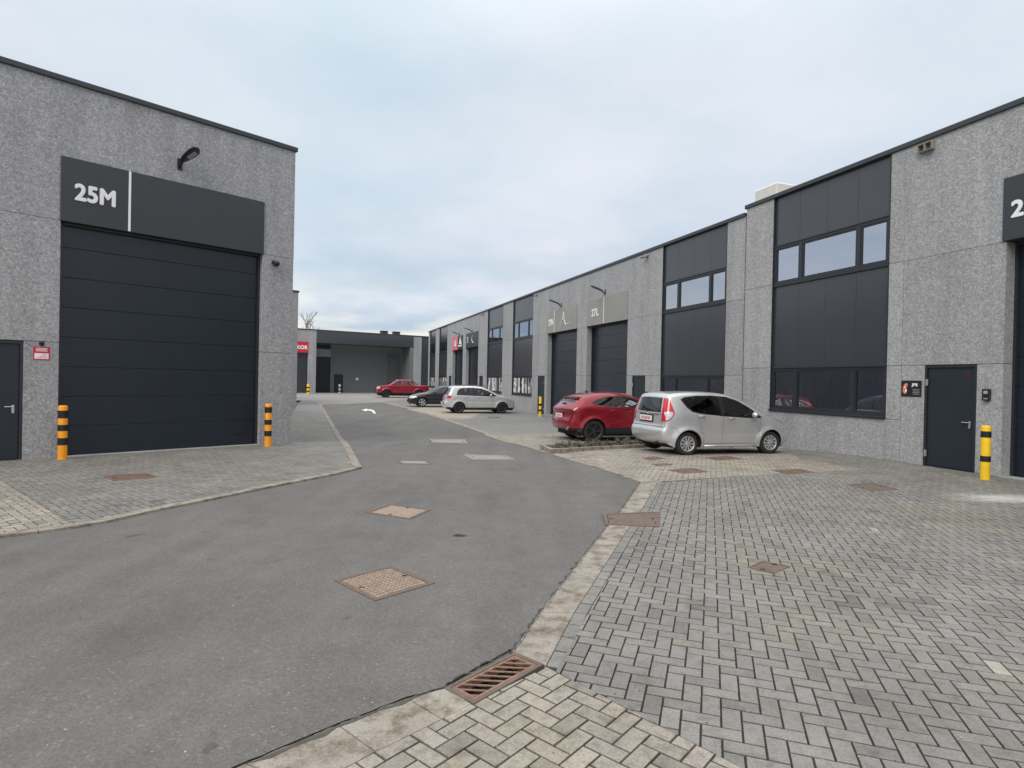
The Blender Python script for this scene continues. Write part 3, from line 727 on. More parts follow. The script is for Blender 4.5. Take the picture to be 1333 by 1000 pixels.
def window(B, u0, u1, z0, z1, v=-.05, splits=(.23, .73), mat='glass', poster=False, sill=True):
    f = MB(); t = .07; us = [u0]+[u0+(u1-u0)*s for s in splits]+[u1]
    f.box(u0, u1, v-.08, v+.02, z1-t, z1); f.box(u0, u1, v-.08, v+.02, z0, z0+t)
    for i, u in enumerate(us):
        a, b = (u, u+t) if i == 0 else ((u-t, u) if i == len(us)-1 else (u-.055, u+.055))
        f.box(a, b, v-.079, v+.019, z0+t, z1-t)
    o = f.build('window', M['frame'], B.t)
    for i in range(len(us)-1):
        a = us[i]+(t if i == 0 else .055); b = us[i+1]-(t if i == len(us)-2 else .055)
        g = MB(); g.box(a+.035, b-.035, v-.03, v-.024, z0+t+.035, z1-t-.035); g.build('pane', M[mat], o)
        s = MB()
        for q in ((a+.002, b-.002, z0+t+.002, z0+t+.036), (a+.002, b-.002, z1-t-.036, z1-t-.002), (a+.002, a+.036, z0+t+.036, z1-t-.036), (b-.036, b-.002, z0+t+.036, z1-t-.036)):
            s.box(q[0], q[1], v-.06, v+.005, q[2], q[3])
        s.build('sash', M['frame'], o)
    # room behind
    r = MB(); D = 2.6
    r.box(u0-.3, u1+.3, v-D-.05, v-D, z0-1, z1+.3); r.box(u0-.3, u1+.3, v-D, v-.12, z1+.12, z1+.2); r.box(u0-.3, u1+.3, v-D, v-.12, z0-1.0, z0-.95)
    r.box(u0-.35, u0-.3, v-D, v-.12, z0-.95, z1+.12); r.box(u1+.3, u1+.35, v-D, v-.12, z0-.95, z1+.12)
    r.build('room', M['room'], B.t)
    if sill:
        k = MB(); k.box(u0-.02, u1+.02, v-.02, .05, z0-.06, z0-.005, bev=.005); k.build('sill', M['frame'], B.t)
    if poster:
        rnd = random.Random(poster)
        for i in range(len(us)-1):
            a = us[i]+.1; b = us[i+1]-.1
            p = MB(); x = a
            while x < b:
                ww = rnd.uniform(.06, .34); p.box(x, min(b, x+ww), v-.02, v-.017, z0+.1, z1-.1, rnd.choice([0, 0, 1, 2, 3])); x += ww
            for k in range(22):
                x = rnd.uniform(a, b-.1); zz_ = rnd.uniform(z0+.12, z1-.35); m_ = rnd.choice([0, 1, 2])
                p.box(x, min(b, x+rnd.uniform(.04, .14)), v-.0169+.0005*k, v-.0167+.0005*k, zz_, min(z1-.1, zz_+rnd.uniform(.05, .4)), m_)
            p.build('window_film', [M['white'], M['black'], M['filmgrey'], M['filmbrown']], o)
M['filmgrey'] = simple('film_grey', (.35, .35, .36), .5); M['filmbrown'] = simple('film_brown', (.12, .09, .08), .5)
def bay_full(B, u0, u1, poster=False, roof=7.42):
    clad(B, u0, u1, 5.93, roof, n=4); window(B, u0+.02, u1-.02, 4.76, 5.9, mat='glass', sill=False)
    k = MB(); k.box(u0, u1, -.09, -.02, 4.70, 4.755, bev=.004); k.box(u0, u1, -.09, -.01, 5.9, 5.93); k.build('flashing', M['frame'], B.t)
    clad(B, u0, u1, 2.3, 4.695, n=4); window(B, u0+.02, u1-.02, 1.06, 2.26, splits=(.25, .76), mat='glasslow', poster=poster)
    k = MB(); k.box(u0, u1, -.09, .0, 2.262, 2.298, bev=.004); k.build('flashing', M['frame'], B.t)
    for a, b in ((u0, u0+.02), (u1-.02, u1)):
        k = MB(); k.box(a, b, -.1, .004, 1.0, roof); k.build('edge_profile', M['frame'], B.t)
    B.panel(u0, u1, -.3, .995)
def signboard(B, u0, u1, z0, z1, name=None, bar=None, mat='sign', v=.0):
    s = MB(); s.box(u0, u1, v-.03, v+.035, z0, z1, bev=.006); o = s.build('sign_board', M[mat], B.t)
    if bar is not None:
        b = MB(); b.box(bar-.022, bar+.022, v+.036, v+.044, z0+.01, z1-.01); b.build('divider_bar', M['white'], o)
    return o
def coping(B, u0, u1, z, d=10, h=.12, ends=()):
    k = MB(); k.box(u0, u1, -.38, .05, z-h, z, bev=.01); k.build('roof_trim', M['trim'], B.t)
def roof(B, u0, u1, z, d):
    r = MB(); r.box(u0+.05, u1-.05, -d, -.36, z-.6, z-.35); r.build('roof', M['roof'], B.t)
    b = MB(); b.box(u0, u0+.3, -d, -.33, -.4, z-.12); b.box(u1-.3, u1, -d, -.33, -.4, z-.12); b.box(u0+.3, u1-.3, -d, -d+.3, -.4, z-.12)
    set_tone(b.build('side_wall', M['agg'], B.t), [])
    k = MB(); k.box(u0-.05, u0+.35, -d, -.385, z-.12, z); k.box(u1-.35, u1+.05, -d, -.385, z-.12, z); k.box(u0+.36, u1-.36, -d-.05, -d+.35, z-.12, z); k.build('roof_trim', M['trim'], B.t)

# ---- building A : near right
A = Bld('warehouse', RO, RRZ, 0, 'near right grey aggregate warehouse with tall gate, blue-grey door and two stacked window bands')
TOP = 7.5
A.raw(-5.6, -1.56, 6.0, TOP-.1); A.raw(-1.56, .5965, 4.7335, TOP-.1); A.panel(.6, .98, 4.73, TOP-.1)
A.panel(-1.56, .6, 2.28, 4.73); A.panel(.6, .98, 2.28, 4.73)
A.panel(-1.56, -1.06, -.3, 2.28); A.panel(.04, .6, -.3, 2.28); A.panel(.6, .98, -.3, 1.0); A.panel(.6, .98, 1.0, 2.28)
A.raw(-16, -5.6, -.3, TOP-.1)
A.panel(4.77, 5.95, 4.78, TOP-.1); A.panel(4.77, 5.95, 2.28, 4.78); A.panel(4.77, 5.95, -.3, 2.28)
A.wall.box(-5.6, -1.56, -.32, -.03, 4.73, 6.0, 1)
gate(A, -5.6, -1.56); pdoor(A, -1.06, .04, mark=True)
s = signboard(A, -5.62, -1.5, 4.74, 6.0, bar=-2.62)
lettering(s, '27K', -1.67, 5.18, .31, .036, M['white'], bold=.03)
bay_full(A, .98, 4.77)
A.finish(); coping(A, -16, 6.0, TOP); roof(A, -16, 6.0, TOP, 16)

# ---- building B : far right row
B = Bld('warehouse', rp(0), RRZ, -.22, 'long lower row of grey warehouse units behind the parked cars on the right')
def pier(u0, u1, mid=4.73): B.panel(u0, u1, mid, TOP-.1); B.panel(u0, u1, 2.28, mid); B.panel(u0, u1, -.3, 2.28)
pier(6.0, 6.86)
bay_full(B, 6.86, 10.66)
def unit(g0, posters, last=False):
    """pier, door, two gates, pier, door"""
    a = g0
    B.raw(a-2.65, a, 4.7335, TOP-.1); B.panel(a-2.65, a, 2.28, 4.73)
    B.panel(a-2.65, a-1.53, -.3, 2.28); B.panel(a-.48, a, -.3, 2.28)
    pdoor(B, a-1.53, a-.48, hinge_left=True)
    B.raw(a, a+4.0, 6.0, TOP-.1); B.raw(a+5.17, a+9.17, 6.0, TOP-.1)
    B.raw(a+4.0, a+5.17, 4.7335, TOP-.1); B.panel(a+4.0, a+5.17, 2.28, 4.73); B.panel(a+4.0, a+5.17, -.3, 2.28)
    gate(B, a, a+4.0); gate(B, a+5.17, a+9.17)
    for q in (a, a+5.17): B.wall.box(q, q+4.0, -.32, -.03, 4.73, 6.0, 1)
    B.raw(a+9.17, a+11.62, 4.7335, TOP-.1); B.panel(a+9.17, a+11.62, 2.28, 4.73)
    B.panel(a+9.17, a+9.52, -.3, 2.28); B.panel(a+10.6, a+11.62, -.3, 2.28)
    pdoor(B, a+9.52, a+10.6, hinge_left=False)
a = 13.31
unit(a, None)
s = signboard(B, a, a+4.0, 4.74, 6.0, bar=15.5, mat='signgrey'); lettering(s, '27L', 16.75, 5.19, (.34), .036, M['white'], bold=.03)
s = signboard(B, a+5.17, a+9.17, 4.74, 6.0, bar=21.45, mat='signgrey'); lettering(s, '27N', 22.28, 5.18, (.34), .036, M['white'], bold=.025, wscale=.8)
lg = MB(); 
for p in ([(20.55, .045, 5.06), (20.35, .045, 5.35), (20.15, .045, 5.78)], [(20.15, .045, 5.78), (20.1, .045, 5.4), (19.85, .045, 5.06)], [(20.35, .045, 5.35), (20.1, .045, 5.4)], [(19.85, .045, 5.06), (19.4, .045, 5.08)]):
    lg.tube(p, .02, 6)
lg.build('logo', M['white'], s)
bay_full(B, 24.93, 28.75, poster=3); pier(28.75, 31.0); bay_full(B, 31.0, 34.8, poster=8)
a = 37.45
unit(a, None)
s = signboard(B, a+5.17, a+9.17, 4.74, 6.0, mat='sign')
k = MB(); k.box(a+7.0, a+9.17, .04, .05, 4.74, 6.0); k.build('sign_panel', M['pink'], s)
k = MB(); k.box(a+7.6, a+8.4, .055, .06, 5.1, 5.3); k.box(a+7.6, a+7.85, .055, .06, 5.3, 5.7); k.box(a+8.1, a+8.4, .055, .06, 5.35, 5.6); k.build('logo', M['white'], s)
k = MB(); k.prism([(a+5.5, 0), (a+6.6, 0), (a+6.05, .7)], 0, .006)
k.V = [(x, .045+z, 5.22+y) for x, y, z in k.V]; k.box(a+5.4, a+6.8, .045, .051, 5.0, 5.14); k.build('logo', M['white'], s)
s = signboard(B, a, a+4.0, 4.74, 6.0, mat='sign')
k = MB(); k.box(a+3.2, a+3.6, .045, .051, 5.2, 5.28); k.box(a+3.2, a+3.32, .045, .051, 5.28, 5.6); k.box(a+3.2, a+3.6, .045, .051, 5.4, 5.47); k.box(a+3.2, a+3.6, .045, .051, 5.6, 5.68)
k.tube([(a+1.8, .045, 5.75), (a+2.0, .045, 5.4), (a+1.6, .045, 5.1), (a+1.3, .045, 5.1)], .03, 6); k.build('logo', M['white'], s)
bay_full(B, 49.1, 52.9, poster=5); pier(52.9, 54.9); bay_full(B, 54.9, 58.1, poster=6); pier(58.1, 59.0)
B.panel(10.655, 10.66, 0, 1)
B.finish(); coping(B, 6.0, 59.05, TOP); roof(B, 6.02, 59.0, TOP, 16)

# ---- building C : left front, gate 25M
C = Bld('warehouse', LO, LRZ, 0, 'left grey aggregate warehouse with dark sectional gate under a 25M sign')
T2 = 7.68
C.panel(0, .81, 2.33, 4.79); C.panel(0, .81, -.3, 2.33); C.raw(0, 12.5, 6.08, T2-.1); C.raw(4.86, 12.5, 4.7935, 6.08)
C.raw(0, .79, 4.7935, 6.08); C.panel(4.86, 12.5, 2.33, 4.79); C.panel(4.86, 5.42, -.3, 2.33); C.panel(6.5, 12.5, -.3, 2.33)
C.wall.box(.79, 4.86, -.32, -.03, 4.79, 6.08, 1)
C.finish(); gate(C, .81, 4.86, 4.79, dep=.2); pdoor(C, 5.42, 6.5, 2.32, hinge_left=True, dep=.05)
s = signboard(C, .79, 4.88, 4.78, 6.08, bar=3.69)
lettering(s, '25M', 4.64, 5.25, .32, .036, M['white'], bold=.03, wscale=.86)
coping(C, -.05, 12.5, T2, h=.11); roof(C, 0, 12.5, T2, 18)

# ---- building D : next unit behind the left one
c2 = G(386, 528)
D = Bld('warehouse', c2, LRZ, -.22, 'sliver of a second grey warehouse just behind the corner of the left one')
D.panel(0, 1.2, 4.79, T2-.1); D.panel(0, 1.2, 2.33, 4.79); D.panel(0, 1.2, -.3, 2.33); D.panel(1.2, 14, 4.79, T2-.1); D.panel(1.2, 14, -.3, 4.79)
D.finish(); coping(D, -.05, 14, T2); roof(D, 0, 14, T2, 14)

# ---- building E : across the end of the road
bO = Vector((-19.0, 70.6)); 
_p = [G(410, 512), G(537, 512.6)]
# plane through a point 68.4 m deep at the left end
dL = ray(388, 512); tL = 68.4/dL.y; EO = Vector((dL.x*tL, 68.4)); EX = -bD
def eu(px):                     # wall coordinate u (0 at EO, negative to the right) below pixel column px
    d = ray(px, 500); k = bD.x*d.y-bD.y*d.x
    q = (EO.y*d.x-EO.x*d.y)/k; return -q
ERZ = math.atan2(-bD.y, -bD.x)
Eb = Bld('warehouse', EO, ERZ, -.22, 'far warehouse closing the end of the road, deep loading recess under dark canopy')
def ex(px): return eu(px)
u388, u400, u410, u441, u533, u537, u548, u560 = [ex(v) for v in (388, 400.5, 411, 441, 533, 537.5, 548, 561)]
Eb.panel(u410, u400, 4.73, 7.4); Eb.panel(u410, u400, 2.28, 4.73); Eb.panel(u410, u400, -.3, 2.28)
Eb.panel(u400, u388+8, 5.98, 7.4); Eb.panel(u388+1, u388+8, -.3, 5.98)
Eb.panel(u548, u537, 4.73, 7.4); Eb.panel(u548, u537, 2.28, 4.73); Eb.panel(u548, u537, -.3, 2.28)
Eb.wall.box(u400, u388+1, -.32, -.03, 4.73, 5.98, 1)
gate(Eb, u400, u388+1, mat='clad')
s = signboard(Eb, u400, u388+1.0, 4.6, 5.98, mat='sign'); k = MB(); k.box(u400, u388+.99, .036, .05, 4.74, 5.98); k.build('sign_panel', M['red'], s)
lettering(s, 'KOR', u400+1.28, 5.12, .4, .06, M['white'], bold=.05)
clad(Eb, u560-8, u548, 0, 7.4, v=-.1, n=10)
# canopy fascia
k = MB(); k.box(u537, u410, -3.0, .02, 5.95, 7.45); k.build('canopy', M['clad'], Eb.t)
# recess (3.4 m deep): back wall with gate, small door, wall lamp, dark opening
dp = -3.6
um = lambda px: ex(px)*1.0
k = MB(); gl, gr = ex(411), ex(441)
k.box(ex(518), gr, dp-.3, dp, 0, 6.0); k.box(u537, ex(533), dp-.3, 0, 0, 5.95); k.box(ex(533), ex(518), dp-.3, dp, 5.2, 6.0)
k.build('recess_wall', M['smoothdark'] if 'smoothdark' in M else M.setdefault('smoothdark', simple('grey_cladding', (.15, .16, .165), .6, var=.06)), Eb.t)
k = MB(); k.box(ex(533)+.02, ex(518)-.02, dp-.9, dp-.8, 0, 5.2); k.build('dark_opening', M['gate'], Eb.t)
k = MB(); k.box(gr, gl, dp-.02, dp+.02, 4.45, 5.4); k.build('gate_lintel', M['smooth_conc'], Eb.t)
k = MB(); k.box(gr, gl, dp-.2, dp-.02, 0, 4.45); k.box(gr, gl, dp-.2, dp-.03, 5.4, 5.95); k.build('sectional_gate', M['gate'], Eb.t)
k = MB(); k.box(ex(458), ex(446), dp, dp+.05, 0, 2.3, bev=.01); k.build('door', M['door'], Eb.t)
k = MB(); k.lathe([(0, .12), (.15, .1), (.2, 0)], 12, mat=Matrix.Translation((ex(477), dp, 1.75)) @ Matrix.Rotation(-math.pi/2, 4, 'X')); k.build('wall_lamp', M['white'], Eb.t)
Eb.wall.box(u537-.1, u410+.1, -.3, -.06, 6.05, 7.3)
Eb.finish(); coping(Eb, u560-8, u388+8, 7.5)
k = MB(); k.box(u560-8, u388+8, -16, -3.8, -.3, 7.1); k.box(u410+.3, u388+8, -3.8, -.4, -.3, 7.1); k.box(u560-8, u537-.1, -3.8, -.4, -.3, 7.1); k.build('core', M['smoothdark'], Eb.t)
for px in (503, 519):
    uu = ex(px); v = empty('roof_vent', wall_pt(EO, EX, uu, -1.2)+(7.2,), ERZ); tag(v, 'small dark roof vent box on the far building, '+('left of the two' if px == 503 else 'right of the two'), 'roof vent', 'roof vents on the far building')
    m = MB(); m.box(-.4, .4, -.4, .4, 0, .45, bev=.04); m.build('housing', M['trim'], v); m = MB(); m.box(-.46, .46, -.46, .46, .45, .5); m.build('cap', M['trim'], v)

# ---- rooftop unit on A
t = empty('rooftop_unit', rp(10.75, -5.5)+(7.0,), RRZ); tag(t, 'white boxy ventilation unit on the right roof where the parapet steps', 'ventilation unit')
# ------------------------------------------------------------------ small wall things
def on_wall(name, pt, z, rz, label, cat, group=None):
    t = empty(name, (pt[0], pt[1], z), rz); return tag(t, label, cat, group)
m = MB(); m.box(-.66, .66, -.5, .5, 0, 3.2, bev=.07); m.build('housing', M['offwhite'], t)
m = MB(); 
for i in range(6): m.box(-.5, .5, .5, .52, .2+i*.14, .27+i*.14)
m.build('grille', M['steel'], t)
def wall_lamp(pt, z, rz, label, L=.62, up=.12, yaw=0, group='flood lamps on the walls', wide=1):
    t = on_wall('wall_lamp', pt, z, rz, label, 'wall lamp', group)
    m = MB(); m.box(-.05, .05, 0, .02, -.13, .13, bev=.004); m.tube([(0, .02, -.06), (0, .1, -.03), (0, .16, .04)], [.03, .028, .035], 8); m.build('bracket', M['black'], t)
    V = []; F = []; n = 16
    R3 = Matrix.Rotation(yaw, 3, 'Z')
    prof = [(.0, .045, .02), (.06, .075, .032), (.2, .11, .035), (.4, .135, .032), (.55, .12, .026), (.62, .05, .015), (.64, .001, .002)]
    prof = [(0, .001, .001)]+prof
    for (y, hw_, hh_) in prof:
        y = y*L/.62; hw_ *= wide; hh_ *= wide
        for k in range(n):
            q = 2*math.pi*k/n; p = Vector((hw_*math.cos(q), y, hh_*math.sin(q)+y*up/L*1.6)); p = R3 @ p
            V.append((p.x, p.y+.13, p.z+.05))
    for i in range(len(prof)-1):
        for k in range(n): F.append((i*n+k, i*n+(k+1) % n, (i+1)*n+(k+1) % n, (i+1)*n+k))
    obj('lamp_head', V, F, M['black'], t, True)
    m = MB(); m.box(-.08, .08, .4*L, .85*L, -.036*wide-.002, -.031*wide)
    m.V = [tuple(R3 @ Vector((x, y, z_+y*up/L*1.6))+Vector((0, .13, .05))) for x, y, z_ in m.V]; m.build('lens', M['lens'], t)
    return t
M['lens'] = simple('lamp_lens', (.3, .31, .32), .2)
wall_lamp(lp(2.72), 6.5, LRZ, 'black flood lamp on the left wall above the 25M sign', yaw=R(50), up=.18, L=.36, wide=1.55)
wall_lamp(rp(15.44), 6.0, RRZ, 'black flood lamp above the sign 27L on the right row')
wall_lamp(rp(20.56), 5.98, RRZ, 'black flood lamp above the sign 27N on the right row')
wall_lamp(rp(39.4), 5.9, RRZ, 'thin black flood lamp above the black sign far down the right row, nearer of two')
wall_lamp(rp(43.9), 5.9, RRZ, 'thin black flood lamp above the pink sign far down the right row')
def camera_on(pt, z, rz, label, group='small cameras on the walls'):
    t = on_wall('security_camera', pt, z, rz, label, 'security camera', group)
    m = MB(); m.box(-.05, .05, 0, .03, -.05, .05, bev=.005); m.tube([(0, .03, 0), (0, .12, -.03)], .015); m.build('bracket', M['black'], t)
    m = MB(); m.tube([(-.1, .05, -.0), (.02, .12, -.02), (.16, .2, -.05)], [.04, .045, .04], 10); m.build('camera_body', M['cambody'], t, True)
    m = MB(); m.tube([(.155, .197, -.05), (.17, .207, -.053)], .03, 10); m.build('lens', M['black'], t)
M['cambody'] = simple('camera_grey', (.2, .2, .2), .4)
camera_on(rp(11.8), 6.99, RRZ, 'small camera high on the right row left of the second window band')
camera_on(rp(24.3), 7.0, RRZ, 'small camera high on the right row left of the sign 27N')
camera_on(rp(36.0), 7.0, RRZ, 'small camera high on the right row near the black and pink signs')
t = on_wall('dome_camera', lp(.5), 4.58, LRZ, 'black dome camera on the pier right of the 25M gate', 'security camera')
m = MB(); m.box(-.08, .08, 0, .05, .0, .08, bev=.01); m.tube([(0, .05, .04), (0, .12, .03)], .03); m.build('bracket', M['black'], t)
m = MB(); m.lathe([(.001, .05), (.07, .05), (.075, 0), (.065, -.04), (.04, -.065), (.001, -.075)], 16, mat=Matrix.Translation((0, .12, .0))); m.build('dome', M['black'], t, True)
t = on_wall('wall_vent', rp(.09), 7.13, RRZ, 'beige double vent box just below the roof edge of the near right wall', 'wall vent')
m = MB(); m.box(-.17, .17, 0, .12, -.012, .0); m.box(-.17, .17, 0, .12, .15, .165); m.box(-.17, -.15, 0, .12, 0, .15); m.box(.15, .17, 0, .12, 0, .15); m.box(-.012, .012, 0, .12, 0, .15)
m.build('housing', simple('beige_vent', (.26, .24, .2), .6), t)
m = MB(); m.box(-.15, .15, .0, .005, 0, .15); m.build('opening', M['cambody'], t)
t = on_wall('company_plaque', rp(.34), 1.56, RRZ, 'black company plaque with orange figure and white letters left of the near door', 'plaque')
m = MB(); m.box(-.24, .24, 0, .012, 0, .37, bev=.002); o = m.build('board', M['black'], t)
lettering(o, 'JPR', -.02, .22, .085, .0125, M['white'], bold=.004)
m = MB()
for i in range(4): m.box(-.2, -.04, .013, .0145, .16-.035*i, .17-.035*i)
m.build('small_text', M['filmgrey'], o)
m = MB(); m.tube([(.13, .013, .07), (.17, .013, .12), (.165, .013, .2), (.13, .013, .26), (.1, .013, .3)], [.03, .04, .035, .045, .02], 8); m.V = [(x, .0125+max(0, (y-.013))*.1, z_) for x, y, z_ in m.V]; m.build('picture', M['orange'], o)
m = MB(); m.box(.1, .14, .0185, .0195, .1, .18); m.box(.12, .17, .0185, .0195, .2, .23); m.build('picture', M['white'], o)
t = on_wall('keypad', rp(-1.28), 1.53, RRZ, 'black keypad box on the wall right of the near door', 'keypad')
m = MB(); m.box(-.075, .075, 0, .06, 0, .24, bev=.012); m.build('housing', M['black'], t); m = MB(); m.box(-.04, .04, .061, .063, .14, .2); m.build('display', M['filmgrey'], t); m = MB(); m.box(-.04, .04, .061, .063, .03, .05); m.build('card_slot', M['filmgrey'], t)
t = on_wall('keypad', rp(11.6), 1.2, RRZ, 'black keypad on the wall beside the door between the red and silver cars', 'keypad')
m = MB(); m.box(-.07, .07, 0, .06, -.1, .2, bev=.012); m.build('housing', M['black'], t); m = MB(); m.box(-.04, .04, .061, .063, .1, .16); m.build('display', M['filmgrey'], t)
t = on_wall('warning_sign', lp(5.14), 1.98, LRZ, 'small red and white notice on the wall left of the 25M gate', 'notice')
m = MB(); m.box(-.13, .13, 0, .008, -.01, .25); m.build('board', M['red'], t)
m = MB(); m.box(-.11, .11, .009, .011, .01, .12); 
for i in range(3): m.box(-.09, .09, .009, .011, .16+.026*i, .172+.026*i)
m.build('white_print', M['white'], t)
m = MB()
for i in range(3): m.box(-.09, .07-.04*i, .0115, .0125, .03+.03*i, .038+.03*i)
m.build('text_lines', M['red'], t)
m = MB(); m.tube([(0, 0, .31), (0, .05, .3)], [.05, .03], 10); m.build('lamp', M['black'], t)

# ------------------------------------------------------------------ bollards
def bollard(px, py, label, bands, mat, h=1.12, r=.08):
    p = G(px, py); z0 = zg(p[1])
    t = empty('bollard', (p[0], p[1], z0)); tag(t, label, 'bollard', 'striped bollards')
    m = MB(); m.lathe([(.001, h), (r*.6, h), (r*.93, h-.01), (r, h-.03), (r, 0), (r+.0, -.1)][::-1], 24); o = m.build('post', M[mat], t, True)
    for a, b in bands:
        k = MB(); k.lathe([(r+.0001, a), (r+.004, a), (r+.004, b), (r+.0001, b)], 24); k.build('band', M['black'], t, False)
    k = MB(); k.lathe([(r+.001, .012), (r+.09, .012), (r+.09, -.02)][::-1], 20); k.build('footing', M['smooth_conc'], t)
bollard(81, 599, 'orange-yellow bollard with three black bands at the left side of the 25M gate', [(.3, .44), (.58, .7), (.83, .98)], 'amber', 1.08)
bollard(348.5, 582, 'orange-yellow bollard with three black bands at the right side of the 25M gate', [(.27, .4), (.55, .67), (.84, .98)], 'amber', 1.06)
bollard(1282, 625, 'bright yellow bollard with two black bands beside the near right door', [(.36, .47), (.83, .95)], 'yellow', 1.06)
bollard(703, 542.5, 'yellow bollard by the gate behind the red car', [(.3, .4), (.6, .72)], 'yellow', 1.1)
bollard(401, 514, 'small far yellow bollard beside the red KOR sign gate', [(.3, .45), (.7, .85)], 'yellow', 1.15, .14)
bollard(442, 513.6, 'small far bollard beside the dark gate in the recess of the far building', [(.3, .45), (.7, .85)], 'filmgrey', 1.15, .12)

# ------------------------------------------------------------------ cars
def paint(name, col, metal=.3, rough=.3):
    m, nt, b = newmat(name)
    b.inputs['Metallic'].default_value = metal
    b.inputs['Roughness'].default_value = rough; b.inputs['Coat Weight'].default_value = .8; b.inputs['Coat Roughness'].default_value = .05
    v = coords(nt); d = ramp(nt, tnoise(nt, v, 2.2, 5, .6), [(.3, [x*.93 for x in col]), (.7, [x*1.04 for x in col])])
    nt.links.new(d, b.inputs['Base Color'])
    return m
M['tyre'] = simple('tyre_rubber', (.018, .018, .019), .75)
M['rimsilver'] = simple('rim_silver', (.5, .5, .51), .35, .6)
M['rimblack'] = simple('rim_black', (.02, .02, .022), .35)
M['seat'] = simple('seat_cloth', (.13, .13, .135), .9)
M['lampred'] = simple('lamp_red', (.5, .012, .02), .15, coat=1)
M['lampdark'] = simple('lamp_dark_red', (.12, .005, .01), .15, coat=1)
M['lampclear'] = simple('lamp_clear', (.6, .6, .62), .12, .3, coat=1)
M['plate'] = simple('number_plate', (.75, .74, .72), .4)
M['platered'] = simple('plate_text', (.5, .05, .06), .5)
M['chrome'] = simple('chrome', (.7, .7, .72), .15, 1)

def catmull(P, step=.045):
    out = []
    for i in range(len(P)-1):
        p0 = P[max(0, i-1)]; p1 = P[i]; p2 = P[i+1]; p3 = P[min(len(P)-1, i+2)]
        n = max(1, int(math.dist(p1, p2)/step))
        for k in range(n):
            t = k/n
            out.append(tuple(.5*((2*p1[j])+(-p0[j]+p2[j])*t+(2*p0[j]-5*p1[j]+4*p2[j]-p3[j])*t*t+(-p0[j]+3*p1[j]-3*p2[j]+p3[j])*t**3) for j in (0, 1)))
    out.append(P[-1]); return out
def segdist(px, pz, pts):
    best = 9e9
    for (ax, az), (bx, bz) in zip(pts, pts[1:]):
        dx, dz = bx-ax, bz-az; l = dx*dx+dz*dz or 1e-9
        t = max(0, min(1, ((px-ax)*dx+(pz-az)*dz)/l)); q = (ax+dx*t-px)**2+(az+dz*t-pz)**2
        if q < best: best = q
    return math.sqrt(best)
